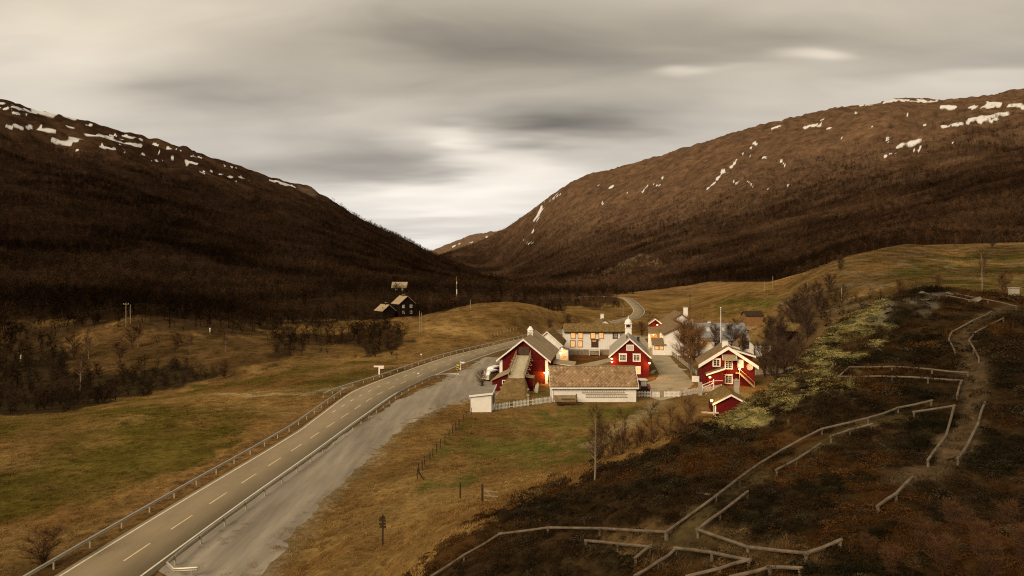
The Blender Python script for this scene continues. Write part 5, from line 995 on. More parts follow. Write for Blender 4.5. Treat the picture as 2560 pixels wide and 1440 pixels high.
# ------------------------------------------------------------------ fences, rails, signs, vehicles, trees
def along(path):
    s = np.r_[0, np.cumsum(np.linalg.norm(np.diff(path[:, :2], axis=0), axis=1))]
    return s, lambda d: np.array([np.interp(d, s, path[:, k]) for k in range(path.shape[1])])
def offset_path(path, off):
    T = np.gradient(path[:, :2], axis=0); T /= np.linalg.norm(T, axis=1)[:, None]; return np.c_[path[:, :2]+np.c_[T[:, 1], -T[:, 0]]*np.broadcast_to(off, len(path))[:, None], path[:, 2]]
def guard_rail(label, path, side, step=4.0):
    t = thing('guard_rail', label, 'guard rail', tuple(path[0]), 0, 'steel guard rails along the road'); P = path-path[0]
    s, at = along(P); n = max(4, int(s[-1]/1.6)); Q = np.array([at(d) for d in np.linspace(0, s[-1], n)])
    T = np.gradient(Q[:, :2], axis=0); T /= np.linalg.norm(T, axis=1)[:, None]; Nn = np.c_[T[:, 1], -T[:, 0]]*side
    prof = [(.0, .44), (.075, .50), (.075, .54), (.02, .60), (.075, .66), (.075, .70), (.0, .76), (-.02, .76), (-.02, .44)]
    rows = [np.c_[Q[:, :2]+Nn*a, Q[:, 2]+b] for a, b in prof]; k = len(prof); V = np.stack(rows, 1).reshape(-1, 3); I = np.arange(n*k).reshape(n, k); J = np.roll(I, -1, 1)
    F_ = np.stack([I[:-1], J[:-1], J[1:], I[1:]], -1).reshape(-1, 4); mesh_np('rail', V, F_, MT['galv'], t)
    m = None; d = .4
    while d < s[-1]:
        p = at(d); tg = at(min(d+.3, s[-1]))-at(max(d-.3, 0))
        if m is None: o = MB().box(-.05, .05, -.14, -.03, -.6, .70).build('post', MT['galv_post'], t); m = o.data
        else: o = bpy.data.objects.new('post', m); col.objects.link(o); o.parent = t
        o.location = p; o.rotation_euler = (0, 0, math.atan2(tg[1], tg[0])+(math.pi if side > 0 else 0)+ (0 if side < 0 else 0)); d += step
    return t
def rails():
    wid = np.interp(ROAD[:, 1], [0, 95, 125, 175, 205, 260, 330, 600], [3.45, 3.45, 5.9, 5.9, 3.6, 3.3, 3.1, 3.0])
    L_ = offset_path(ROAD, -(wid+.95)); L_[:, 2] = 0
    guard_rail('long steel guard rail between the road and the green field', L_[(L_[:, 1] > 14) & (L_[:, 1] < 128)], 1)
    b = L_[(L_[:, 1] > 119) & (L_[:, 1] < 236)].copy(); T = np.clip((b[:, 1]-119)/22, 0, 1); b[:, 0] -= (1-T)*2.4; guard_rail('steel guard rail between the road bend and the grassy mound', b, 1)
    R_ = offset_path(ROAD, 4.05); R_[:, 2] = -.02; R_ = R_[(R_[:, 1] > 51.5) & (R_[:, 1] < 143)]
    curl = np.array([(-22.7, 49.3, -.02), (-23.7, 49.05, -.02), (-24.5, 49.1, -.02), (-25.1, 49.5, -.02), (-25.4, 50.3, -.02)]); end = R_[-1]+np.array([[1.6, 2.2, 0], [3.6, 2.6, 0], [5.4, 2.2, 0]])
    guard_rail('steel guard rail with a curled end between the road and gravel lay-by', np.vstack([curl, R_, end]), -1)
rails()
def hit_lift(px, py, lift, dmin=6, dmax=120):
    d = np.exp(np.linspace(math.log(dmin), math.log(dmax), 1500)); X = (px-CX)/F*d; z = CAMZ-(py-YH)/F*d; g = zat(X, d)+lift >= z; k = int(np.argmax(g)) if g.any() else len(d)-1
    return Vector((float(X[k]), float(d[k]), float(zat(X[k], d[k]))+lift))
def trail_rails():
    Pl = [([(1080,1440),(1160,1388),(1250,1335),(1370,1319),(1500,1322),(1665,1331)], 'grey log rail bordering the lowest heath path'),
     ([(1668,1330),(1790,1240),(1900,1158),(1955,1125),(2055,1073),(2170,1046),(2245,1020),(2328,1002)], 'long grey log rail climbing the heath hill beside the path'),
     ([(1868,1230),(1800,1284),(1745,1326),(1870,1368),(2015,1383),(2100,1350)], 'bent grey log rail round the path junction on the heath'),
     ([(1942,1175),(1990,1150),(2050,1110)], 'short grey log rail on the uphill side of the heath path'),
     ([(2078,1093),(2125,1075),(2178,1062)], 'short thick log rail near the upper heath path'),
     ([(1465,1352),(1545,1360),(1625,1368),(1590,1395)], 'grey log rail with a sharp corner beside dry grass'),
     ([(1590,1440),(1645,1404),(1690,1372),(1780,1382),(1872,1400),(1800,1422),(1720,1442)], 'wedge of grey log rails round a patch of dry grass'),
     ([(1830,1442),(1925,1418),(2000,1421)], 'low grey log rail below the wedge of rails'),
     ([(2285,1030),(2385,1016),(2365,1090),(2320,1150)], 'grey log rail turning a corner beside the bare earth path'),
     ([(2462,1008),(2445,1060),(2420,1110),(2395,1145)], 'grey log rail on the far side of the bare earth path'),
     ([(2280,1195),(2240,1235),(2195,1265)], 'single grey log lying in dark heather'),
     ([(2420,932),(2330,924),(2230,917),(2125,918),(2097,942),(2160,942),(2230,942),(2320,947),(2404,952),(2393,988)], 'loop of grey log rails fencing a viewpoint on the heath'),
     ([(2478,780),(2435,800),(2380,830),(2372,848),(2388,880)], 'crooked grey log rail beside the upper earth path'),
     ([(2508,796),(2440,830),(2422,852),(2447,895)], 'crooked grey log rail facing it across the upper earth path'),
     ([(2368,739),(2440,754)], 'short grey log rail on the hill crest'), ([(2392,735),(2470,750),(2540,766)], 'long grey log rail running along the hill crest')]
    for pts, lab in Pl:
        W = [hit_lift(x, y, .23) for x, y in pts]
        for k in range(1, len(W)):                           # no rail may run away from its neighbour over a hidden dip
            if (W[k]-W[k-1]).length > 16: W[k] = W[k-1]+(W[k]-W[k-1]).normalized()*16; W[k].z = Z0(W[k].x, W[k].y)+.27
        o = W[0].copy(); o.z = Z0(o.x, o.y); t = thing('log_rail', lab, 'rail', tuple(o), 0, 'log rails along the heath paths')
        for a, b in zip(W[:-1], W[1:]):
            d = (b-a).normalized()*.06; m = MB(); mid = (a+b)/2+Vector((random.uniform(-.03, .03), 0, random.uniform(-.03, .03))); m.tube([a-o-d, mid-o, b-o+d], [.047, .044, .042], 7); m.build('log', MT['log_rail'], t)
        for k, a in enumerate(W):
            g = Z0(a.x, a.y); MB().tube([(a.x-o.x, a.y-o.y, g-.5-o.z), (a.x-o.x, a.y-o.y, a.z-o.z-.03)], .042, 6).build('post', MT['log_rail'], t)
            if k+1 < len(W):
                b = W[k+1]; n = int((b-a).length/4.2)
                for q in range(1, n+1): p = a.lerp(b, q/(n+1)); g = Z0(p.x, p.y); MB().tube([(p.x-o.x, p.y-o.y, min(g, p.z-.1)-.4-o.z), (p.x-o.x, p.y-o.y, p.z-o.z-.03)], .04, 6).build('post', MT['log_rail'], t)
trail_rails()

def picket_fence(name, label, cat, A, B, z=0.0, h=1.12, step=.27, gaps=(), brace=False, group='white picket fences round the farmyard', gate=False):
    A, B = Vector(A), Vector(B); ln = (B-A).length; yaw = math.atan2(B.y-A.y, B.x-A.x); t = thing(name, label, cat, (A.x, A.y, z), yaw, group)
    zs = (Z0(B.x, B.y)-Z0(A.x, A.y)) if z is None else 0
    for zz in (.28, .82): MB().box(0, ln, .0, .045, zz-.045, zz+.045).build('rail', MT['white'], t)
    n = int(ln/step); m = None
    for k in range(n+1):
        if any(a <= k <= b for a, b in gaps): continue
        if m is None: o = MB().prism([(-.055, .06), (.055, .06), (.055, h-.09), (0, h), (-.055, h-.09)], -.03, -.003).build('picket', MT['white'], t); m = o.data
        else: o = bpy.data.objects.new('picket', m); col.objects.link(o); o.parent = t
        o.location = (min(ln-.055, .055+k*step), 0, random.uniform(-.025, .025)); o.rotation_euler = (0, random.uniform(-.025, .025), 0)
    if brace: MB().beam((.1, .07, .3), (ln/2, .07, .82), .03, .1).build('brace', MT['white'], t); MB().beam((ln/2, .07, .82), (ln-.1, .07, .3), .03, .1).build('brace', MT['white'], t)
    k = 0
    while k <= ln+.01 and not gate: MB().box(k-.06, k+.06, .046, .16, -.3, 1.0).build('fence_post', MT['white'], t); k += max(ln/max(1, round(ln/2.6)), .5)
    return t
def fences():
    a = G0(1230, 1027); b = G0(1379, 1007); picket_fence('picket_fence', 'white picket fence between the small roadside shed and the long shed', 'fence', (*a, 0), (*b, 0), gaps=((13, 14), (27, 28)))
    picket_fence('picket_fence', 'short white picket fence between the long shed and the gate', 'fence', (21.3, 120.0, 0), (24.4, 120.0, 0))
    picket_fence('picket_gate', 'open white picket gate leaf hung beside the tractor', 'gate', (24.5, 119.7, 0), (25.8, 119.3, 0), step=.17, brace=True, gate=True, group='white picket gate leaves at the drive')
    picket_fence('picket_gate', 'closed white picket gate leaf with crossed braces on the drive', 'gate', (26.75, 119.9, 0), (29.35, 119.9, 0), step=.22, brace=True, gate=True, group='white picket gate leaves at the drive')
    picket_fence('picket_fence', 'white picket fence rising from the gate past the concrete post', 'fence', (29.5, 120, 0), (33.8, 123.5, 0), gaps=((1, 3),)); picket_fence('picket_fence', 'white picket fence between the concrete post and the red cottage', 'fence', (34.0, 123.7, 0), (39.0, 127.0, 0))
    picket_fence('picket_fence', 'white picket fence running from the red cottage towards dark trees', 'fence', (52.0, 145.5, 0), (57.0, 147.5, 0), step=.3); picket_fence('picket_fence', 'white picket fence ending below the mossy hill crest', 'fence', (57.6, 147.7, 0), (63.0, 149.5, 0), step=.3)
    o = MB().box(-.3, .3, -.3, .3, -.3, 2.3).build('gate_post', MT['concrete']); o.location = (33.6, 121.9, 0); tag(o, 'tall grey concrete gate post in the picket fence', 'post')
    t = thing('ramp_railing', 'white handrail beside the red cottage entrance ramp', 'handrail', (36.0, 126.8, 0)); m = MB(); m.beam((-.6, 0, 1.0), (1.6, .5, 1.75), .06, .1); m.beam((-.6, 0, .5), (1.6, .5, 1.25), .06, .1); m.box(-.66, -.54, -.06, .06, -.2, 1.1); m.box(1.54, 1.66, .44, .56, -.2, 1.95); m.beam((1.6, .5, 1.72), (3.4, .7, 1.72), .06, .1); m.build('rail', MT['white'], t)
    # panel wall along the drive, planter
    t = thing('panel_fence', 'white panel fence with dark posts along the drive under the birch', 'fence', (41.9, 179, 0)); A = Vector((0, 0, 0)); B = Vector((-3.0, -36, 0)); n = 13
    for k in range(n):
        a = A.lerp(B, k/n); b = A.lerp(B, (k+.94)/n); MB().beam(a+Vector((0, 0, .75)), b+Vector((0, 0, .75)), .06, 1.0).build('panel', MT['concrete'], t); c = A.lerp(B, (k+.97)/n); MB().box(c.x-.07, c.x+.07, c.y-.07, c.y+.07, -.2, 1.35).build('post', MT['dark_timber'], t)
    t = thing('planter', 'white slatted planter box at the corner of the red cottage', 'planter', (36.9, 137.2, 0), math.radians(-15)); 
    for k in range(9): MB().box(-.72+k*.16, -.58+k*.16, -.6, -.55, 0, 1.2).build('slat', MT['white'], t)
    MB().box(-.72, .72, -.54, .5, 0, 1.1).build('box', MT['white'], t); MB().box(-.66, .66, -.48, .44, 1.102, 1.15).build('soil', MT['dark_timber'], t)
    # kerb stones by the drive
    for k, (x, y, r, w) in enumerate(((31.0, 150, -.35, 5), (38.4, 153.5, .6, 2.2))): o = MB().box(-.35, .35, -w/2, w/2, -.1, .16).build('kerb_stone', MT['concrete']); o.location = (x, y, 0); o.rotation_euler = (0, 0, r); tag(o, ('pale kerb edging beside the bell house bank', 'short pale kerb slab on the drive near the panel fence')[k], 'kerb')
    # wire fence down the grass slope
    ps = [(1178,1030),(1168,1040),(1157,1050),(1148,1058),(1140,1068),(1131,1078),(1122,1088),(1113,1103),(1102,1113),(1092,1125),(1082,1136),(1075,1148),(1062,1158),(1056,1168),(1048,1178),(1043,1190)]
    W = [hit(x, y+8, 45, 130) for x, y in ps]; t = thing('wire_fence', 'leaning grey wire fence posts down the grass slope by the lay-by', 'fence', W[0]); o0 = Vector(W[0])
    for k, w in enumerate(W):
        p = Vector(w)-o0; R = random.Random(k); MB().tube([p+Vector((0, 0, -.3)), p+Vector((R.uniform(-.1, .1), R.uniform(-.1, .1), 1.15))], .05, 5).build('post', MT['dark_timber'], t)
        if k: q = Vector(W[k-1])-o0; [MB().beam(p+Vector((0, 0, z)), q+Vector((0, 0, z)), .012, .012).build('wire', MT['black_metal'], t) for z in (.5, 1.0)]
    MB().beam(p+Vector((0, 0, 1.0)), p+Vector((.9, -.6, -.1)), .09, .09).build('brace', MT['dark_timber'], t)
    x, y, z = hit(1150, 1246, 40, 120); o = MB().tube([(0, 0, -.3), (.03, 0, 1.35)], .06, 6).build('fence_post', MT['dark_timber']); o.location = (x, y, z); tag(o, 'lone dark wooden post standing in the dry grass slope', 'post')
    x, y, z = hit(1206, 1262, 35, 120); t = thing('field_gate', 'broken brown wooden field gate at the edge of the scrub', 'gate', (x, y, z)); MB().box(-.06, .06, -.06, .06, -.3, 1.3).build('post', MT['dark_timber'], t); g = MB(); [g.beam((.1, 0, zz), (1.0, .1, zz-.12), .03, .08) for zz in (.3, .6, .9)]; g.beam((.1, 0, 1.0), (.95, .1, .2), .03, .08); g.build('gate_bars', MT['timber'], t)
    # roadside field fence posts beyond the mound
    t0 = hit(1210, 842, 150, 300); t = thing('wire_fence', 'thin pale fence posts climbing the back of the grassy mound', 'fence', t0); ps = [(1212+k*8, 848-k*2.2) for k in range(11)]
    for x, y in ps: w = Vector(hit(x, y, 150, 300))-Vector(t0); MB().tube([w+Vector((0, 0, -.3)), w+Vector((0, 0, 1.25))], .07, 5).build('post', MT['timber'], t)
fences()

def signs():
    def base(px, py, dmin=40): return hit(px, py, dmin, 600)
    x, y, z = base(948, 941); t = thing('direction_sign', 'white road direction sign with a red top band beside the guard rail', 'sign', (x, y, z)); MB().box(-.14, .14, -.08, .08, -.3, 2.3).build('post', MT['sign_white'], t); b = MB().box(-1.1, 1.0, -.12, -.085, 1.95, 2.35).build('sign_board', MT['sign_white'], t); MB().box(-1.05, .95, -.14, -.122, 2.25, 2.34).build('red_band', MT['sign_red'], b); MB().box(.1, .95, -.12, -.085, 1.62, 1.92).build('sign_board', MT['sign_white'], t)
    def clean(px, py): X, Y = G0(px, py); return (X, Y, 0)
    t = thing('chevron_sign', 'yellow and black hazard marker sign on the lay-by island', 'sign', clean(1144, 927)); MB().tube([(0, 0, -.2), (0, 0, 1.3)], .04, 6).build('post', MT['galv_post'], t); b = MB().box(-.25, .25, -.06, -.035, .3, 1.4).build('sign_board', MT['sign_yellow'], t)
    for zz in (.5, .95): MB().prism([(-.25, zz), (.25, zz-.22), (.25, zz), (-.25, zz+.22)], -.075, -.062).build('chevron', MT['sign_black'], b)
    t = thing('road_sign', 'small white road sign on a white post at the lay-by island', 'sign', clean(1151, 924)); MB().tube([(0, 0, -.2), (0, 0, 1.9)], .06, 8).build('post', MT['sign_white'], t); MB().box(.1, .95, -.06, -.03, 1.45, 1.75).build('sign_board', MT['sign_white'], t); MB().lathe([(.2, 0), (.2, .18), (.08, .25)], 10).build('foot', MT['sign_white'], t)
    t = thing('marker_post', 'thin lane marker with a white round top on the road centre line', 'marker', clean(1046, 944)); MB().tube([(0, 0, 0), (0, 0, .75)], .035, 6).build('post', MT['galv_post'], t); MB().lathe([(.02, .7), (.2, .78), (.2, .92), (.02, 1.0)], 10).build('marker_head', MT['sign_white'], t)
    x, y, z = base(1053, 905); t = thing('marker_post', 'white-topped marker post on the grass behind the guard rail', 'marker', (x, y, z)); MB().tube([(0, 0, -.2), (0, 0, 1.7)], .06, 6).build('post', MT['timber'], t); MB().box(-.16, .16, -.1, .1, 1.7, 2.0).build('marker_head', MT['sign_white'], t)
    x, y, z = base(957, 1366, 30); t = thing('trail_signpost', 'dark wooden trail signpost with four boards in dry grass', 'signpost', (x, y, z)); MB().box(-.05, .05, -.05, .05, -.3, 2.3).build('post', MT['dark_timber'], t)
    for k, (zz, a, b, r) in enumerate(((2.12, -.22, .20, -.1), (1.92, -.26, .24, .08), (1.66, -.25, .22, -.06), (1.46, -.2, .24, .05))): o = MB().box(a, b, -.085, -.053, zz-.075, zz+.075).build('sign_board', MT['dark_timber'], t); o.rotation_euler = (0, r, 0); o.location = (-r*zz, 0, 0)
    def pole(px, py, top, label, dmin=100, arm=True, d=None, mat='timber', name='utility_pole', r=.13):
        x, y, z = hit(px, py, dmin, 1500); h = (py-top)/F*y; t = thing(name, label, 'pole', (x, y, z), 0); MB().tube([(0, 0, -.5), (0, 0, h)], [r, r*.75], 7).build('shaft', MT[mat], t)
        if arm:
            MB().box(-.9, .9, -.06, .06, h-.5, h-.36).build('crossarm', MT[mat], t)
            for q in (-.75, 0, .75): MB().lathe([(.05, 0), (.07, .12), (.03, .2)], 6, (q, 0, h-.36)).build('insulator', MT['sign_white'], t)
        return t
    pole(315, 818, 757, 'brown utility pole with crossarm on the sandy river bluff', 180); pole(326, 822, 762, 'thinner utility pole twinned beside it on the sandy bluff', 180, False); pole(1049, 832, 778, 'bare wooden pole of a twin pair behind the grassy mound', 180, False); pole(1053.5, 832, 782, 'shorter wooden pole of the twin pair behind the grassy mound', 180, False)
    pole(1176, 785, 760, 'short grey pole in front of the dark woods', 250, False); pole(1912, 730, 705, 'bare pole on the crest of the green knoll', 220, False); pole(1932, 724, 690, 'taller bare pole behind the green knoll', 220, False); pole(2019, 726, 706, 'short bare pole on the brown rocky slope', 180, False); pole(2104, 752, 719, 'bare pole standing in the scrub on the rocky slope', 140, False); pole(1725, 800, 735, 'dark utility pole behind the white guest house', 230, True, mat='dark_timber'); pole(1558, 790, 762, 'grey roadside post by the far road', 260, False)
    x, y, z = hit(1141, 752, 350, 900); t = thing('radio_mast', 'thin radio mast with white panel above a dark hut in the woods', 'mast', (x, y, z)); h = 60/F*y; MB().tube([(0, 0, 0), (0, 0, h)], [.22, .1], 6).build('shaft', MT['timber'], t); MB().box(.1, .4, -.2, .2, h*.28, h*.48).build('antenna', MT['sign_white'], t); MB().box(.15, .4, -.2, .2, h*.70, h*.80).build('antenna', MT['sign_white'], t); MB().box(-3.2, 3.0, 0, 3, -.5, 2.2).build('hut', MT['black_wall'], t)
    for px, py, lab in ((525, 836, 'small white railway signal post beyond the sandy bluff'), (52, 905, 'small white railway signal post at the foot of the dark woods')):
        x, y, z = hit(px, py, 150, 500); t = thing('signal_post', lab, 'signal', (x, y, z)); MB().tube([(0, 0, -.2), (0, 0, 2.0)], .07, 6).build('post', MT['timber'], t); MB().box(-.18, .18, -.1, .1, 1.5, 2.0).build('signal_head', MT['sign_white'], t); MB().box(-.15, .15, -.1, .1, .9, 1.2).build('signal_head', MT['sign_white'], t)
    X = (1802-CX)/F*152; t = thing('flagpole', 'tall white flagpole rising behind the red cottage', 'flagpole', (X, 152, 0)); MB().tube([(0, 0, -.2), (0, 0, 13.9)], [.12, .06], 8).build('shaft', MT['white'], t); MB().lathe([(.03, 13.9), (.12, 14.0), (.12, 14.1), (.02, 14.2)], 8).build('finial', MT['white'], t); MB().box(-.2, .2, -.2, .2, -.2, .9).build('base', MT['white'], t)
    d = 58.0; x = (2535-CX)/F*d; z = CAMZ-(741-YH)/F*d; t = thing('utility_box', 'pale grey utility box on the hill crest', 'box', (x, d, min(z, Z0(x, d)))); zz = z-t.location.z; MB().box(-.32, .32, -.2, .25, -.3, zz+.7).build('cabinet', MT['concrete'], t); MB().box(-.36, .36, -.25, .3, zz+.702, zz+.76).build('lid', MT['concrete'], t)
signs()

def wheel(t, x, y, z, r, w, ax='x', hub='chrome'):
    f = (lambda p: (x+p[2], y+p[0], z+p[1])) if ax == 'x' else (lambda p: (x+p[0], y+p[2], z+p[1]))
    m = MB(f); m.lathe([(r*.55, -w/2), (r*.92, -w/2), (r, -w*.3), (r, w*.3), (r*.92, w/2), (r*.55, w/2)], 16); o = m.build('wheel', MT['tyre'], t); h = MB(f); h.lathe([(r*.1, -w/2-.012), (r*.5, -w/2-.008), (r*.54, -w*.2), (r*.54, w*.2), (r*.5, w/2+.008), (r*.1, w/2+.012)], 12); h.build('hub', MT[hub], o)
def vans():
    def van(label, loc, yaw, low, up):
        t = thing('camper_van', label, 'van', loc, yaw, 'old camper vans parked beside the barn'); W = .86
        def loft(name, secs, mat):     # sections along y: (y, halfwidth bottom, halfwidth top, z bottom, z top)
            V = []; k = 10; Fc = []
            for y, wb, wt, zb, zt in secs:
                r = .12; V += [(-wb, y, zb), (-wb, y, zb+(zt-zb)*.5), (-wt, y, zt-r), (-wt+r*.6, y, zt-.02), (-wt*.4, y, zt), (wt*.4, y, zt), (wt-r*.6, y, zt-.02), (wt, y, zt-r), (wb, y, zb+(zt-zb)*.5), (wb, y, zb)]
            for i in range(len(secs)-1): Fc += [(i*k+j, i*k+(j+1) % k, (i+1)*k+(j+1) % k, (i+1)*k+j) for j in range(k)]
            Fc += [tuple(range(k-1, -1, -1)), tuple(range((len(secs)-1)*k, len(secs)*k))]; return mesh_np(name, V, Fc, MT[mat], t)
        loft('body', [(-2.1, .70, .74, .42, 1.02), (-2.05, .82, .82, .30, 1.12), (-1.6, W, W, .28, 1.18), (1.9, W, W, .28, 1.18), (2.1, .8, .8, .36, 1.12)], low)
        loft('cabin', [(-1.98, .78, .72, 1.183, 1.25), (-1.72, .80, .70, 1.183, 1.72), (-1.5, .82, .70, 1.183, 1.9), (-.8, .84, .74, 1.183, 1.97), (1.6, .84, .74, 1.183, 1.97), (2.0, .80, .66, 1.183, 1.8)], up)
        MB().add([(-.70, -1.965, 1.25), (.70, -1.965, 1.25), (.62, -1.66, 1.74), (-.62, -1.66, 1.74), (-.70, -1.93, 1.24), (.70, -1.93, 1.24), (.62, -1.63, 1.72), (-.62, -1.63, 1.72)], [(0, 1, 2, 3), (7, 6, 5, 4), (0, 4, 5, 1), (1, 5, 6, 2), (2, 6, 7, 3), (3, 7, 4, 0)]).build('windscreen', MT['glass'], t)
        for s in (-1, 1):
            for a, b in ((-1.45, -.75), (-.6, .35), (.5, 1.5)): MB().box(s*.775 if s > 0 else -.86, .86 if s > 0 else s*.775, a, b, 1.32, 1.72).build('side_window', MT['glass'], t)
            h = MB(lambda p: (s*.56+p[0], -2.06-p[2], .82+p[1])); h.lathe([(.02, .06), (.12, .05), (.14, 0), (.14, -.06)], 12); h.build('headlight', MT['sign_white'], t); MB().box(s*.86-.04+(s*.04), s*.86+.04+(s*.04), -1.75, -1.6, 1.2, 1.42).build('mirror', MT['black_metal'], t)
            for y in (-1.25, 1.2): wheel(t, s*.74, y, .32, .32, .2)
        MB().box(-.84, .84, -2.22, -2.12, .36, .52).build('bumper', MT['sign_white'], t); MB().lathe([(.02, 0), (.16, .0), (.16, .02), (.02, .03)], 12).build('roof_vent', MT['sign_white'], t).location = (0, .3, 1.97)
    van('beige old camper van with white roof parked by the bare bush', (-4.35, 139.6, 0), math.radians(-28), 'van_green', 'van_white'); van('white old camper van parked behind the beige one', (-3.9, 145.2, 0), math.radians(-24), 'van_white', 'van_white')
vans()
def tractor():
    t = thing('tractor', 'red tractor with white-roofed glass cab parked behind the picket fence', 'tractor', (23.6, 123.0, 0), math.radians(4))
    for s in (-1, 1):
        wheel(t, s*.88, 0, .82, .82, .42, hub='tractor_red'); wheel(t, s*.72, 2.3, .45, .45, .26, hub='tractor_red')
        f = MB(); n = 9; V = []; ang = [math.radians(15+150*k/(n-1)) for k in range(n)]
        for a in ang: V += [(s*.62, .95*math.cos(a), .82+.95*math.sin(a)), (s*1.14, .95*math.cos(a), .82+.95*math.sin(a)), (s*1.14, 1.0*math.cos(a), .82+1.0*math.sin(a)), (s*.62, 1.0*math.cos(a), .82+1.0*math.sin(a))]
        f.add(V, [(i*4+j, i*4+(j+1) % 4, (i+1)*4+(j+1) % 4, (i+1)*4+j) for i in range(n-1) for j in range(4)]); f.build('fender', MT['tractor_red'], t); MB().box(s*.88-.1, s*.88+.1, -.92, -.86, 1.2, 1.32).build('tail_light', MT['sign_red'], t)
    MB().prism([(-.36, .75), (.36, .75), (.36, 1.45), (.25, 1.55), (-.25, 1.55), (-.36, 1.45)], .8, 2.9).build('bonnet', MT['tractor_red'], t); MB().box(-.3, .3, -.7, 2.6, .5, .8).build('chassis', MT['black_metal'], t); MB().box(-.6, .6, -.55, .8, .8, 1.45).build('cab_floor', MT['black_metal'], t)
    c = MB()
    for sx in (-1, 1):
        for y, yt in ((-.55, -.5), (.85, .7)): c.beam((sx*.62, y, 1.45), (sx*.56, yt, 2.5), .08, .08, (0, 1, 0))
    c.beam((-.6, -.52, 2.46), (.6, -.52, 2.46), .07, .07); c.build('cab_frame', MT['black_metal'], t); MB().box(-.66, .66, -.68, .95, 2.5, 2.68).build('cab_roof', MT['van_white'], t); MB().box(-.52, .52, -.53, -.515, 1.5, 2.42).build('rear_window', MT['pale_glass'], t); MB().box(-.52, .52, .76, .775, 1.5, 2.42).build('windscreen', MT['glass'], t)
    MB().box(-.28, .28, -.25, .2, 1.45, 2.0).build('seat', MT['black_metal'], t); MB().box(.72, .86, .6, .68, 2.0, 2.4).build('mirror', MT['black_metal'], t); MB().tube([(.3, 1.6, 1.5), (.3, 1.6, 2.5)], .05, 6).build('exhaust', MT['black_metal'], t)
tractor()
def cart():
    t = thing('farm_cart', 'brown wooden flatbed cart carrying straw in front of the long shed', 'cart', (8.95, 112.9, -.02), math.radians(3))
    for s in (0, 1, 2, 3): MB().box(-1.95, 1.75, -.9+s*.45, -.47+s*.45, .86, .93).build('plank', MT['cart_wood'], t)
    MB().box(-1.95, 1.75, -.95, -.905, .72, 1.0).build('side_board', MT['cart_wood'], t); MB().box(-1.95, 1.75, .9, .94, .93, 1.5).build('side_board', MT['timber'], t)
    for x in (-1.95, 1.8): m = MB(); m.beam((x, -.85, 1.35), (x, .92, 1.5), .05, .09); m.box(x-.05, x+.05, .86, .95, .7, 1.62); m.box(x-.05, x+.05, -.92, -.82, .7, 1.4); m.build('end_rack', MT['timber'], t)
    MB().box(1.55, 1.65, -.98, -.9, .4, 2.0).build('stake', MT['dark_timber'], t); MB().box(-1.6, 1.5, -.3, .3, .55, .858).build('undercarriage', MT['dark_timber'], t)
    for s in (-1, 1): wheel(t, -1.15, s*.72, .42, .42, .22, 'y', 'dark_timber')
    MB().beam((1.5, 0, .6), (2.9, -.1, .25), .1, .1).build('drawbar', MT['dark_timber'], t); V, Fc = tuft_geo(77, 500, .8, .42, .02, .4, 1.0); V = [(v[0]*1.3+.3, v[1]*.75, .93+v[2]) for v in V]; mesh_np('straw', V, Fc, MT['turf_blade'], t)['kind'] = 'stuff'
cart()
def post_leaning():
    o = MB().beam((0, 0, 0), (.28, .35, 1.6), .12, .05).build('white_board', MT['white']); o.location = (21.15, 118.9, 0); tag(o, 'white board leaning against the fence at the shed corner', 'board')
post_leaning()

_tree_cache = {}
def plant_tree(name, key, label, x, y, h, wide=1.0, rot=0.0, group=None, z=None, cat='tree'):
    if key not in _tree_cache:
        kw = dict(TREE_KINDS[key]); bark, twig = kw.pop('mats'); mb, V, Fc = tree_geo(**kw); a = mb.build('trunk', MT[bark]); b = mesh_np('crown', [tuple(v) for v in V], Fc, MT[twig]); _tree_cache[key] = (a.data, b.data); bpy.data.objects.remove(a); bpy.data.objects.remove(b)
    t = thing(name, label, cat, (x, y, Z0(x, y) if z is None else z), rot, group); t.scale = (h*wide, h*wide, h)
    for nm, me in zip(('trunk', 'crown'), _tree_cache[key]): o = bpy.data.objects.new(nm, me); col.objects.link(o); o.parent = t
    return t
TREE_KINDS = {'birch': dict(seed=1, h=1, nbr=34, ntwig=1500, spread=.20, up=.75, trunk_r=.016, twig_len=.10, twig_w=.0022, start=.3, mats=('bark', 'twig')),
  'bigbirch': dict(seed=2, h=1, nbr=96, ntwig=9500, spread=.40, up=.75, trunk_r=.012, twig_len=.17, twig_w=.0022, start=.26, forks=7, lean=.07, mats=('bark', 'twig_red')),
  'orchard': dict(seed=3, h=1, nbr=46, ntwig=2600, spread=.36, up=.7, trunk_r=.02, twig_len=.13, twig_w=.0030, start=.2, forks=2, mats=('bark_dark', 'twig')),
  'dark1': dict(seed=4, h=1, nbr=60, ntwig=3000, spread=.40, up=.75, trunk_r=.018, twig_len=.16, twig_w=.0026, start=.15, forks=3, mats=('bark_dark', 'twig_dark')),
  'dark2': dict(seed=5, h=1, nbr=54, ntwig=2700, spread=.36, up=.85, trunk_r=.016, twig_len=.16, twig_w=.0026, start=.12, forks=4, mats=('bark_dark', 'twig_dark')),
  'shrub1': dict(seed=6, h=1, nbr=34, ntwig=1300, spread=.26, up=1.3, trunk_r=.010, twig_len=.16, twig_w=.0030, start=.08, forks=7, mats=('bark_dark', 'twig')),
  'shrub2': dict(seed=7, h=1, nbr=36, ntwig=1600, spread=.40, up=1.0, trunk_r=.010, twig_len=.22, twig_w=.0036, start=.05, forks=8, mats=('bark_dark', 'twig')),
  'sapling': dict(seed=8, h=1, nbr=18, ntwig=420, spread=.22, up=.9, trunk_r=.010, twig_len=.15, twig_w=.0028, start=.25, mats=('bark_dark', 'twig'))}
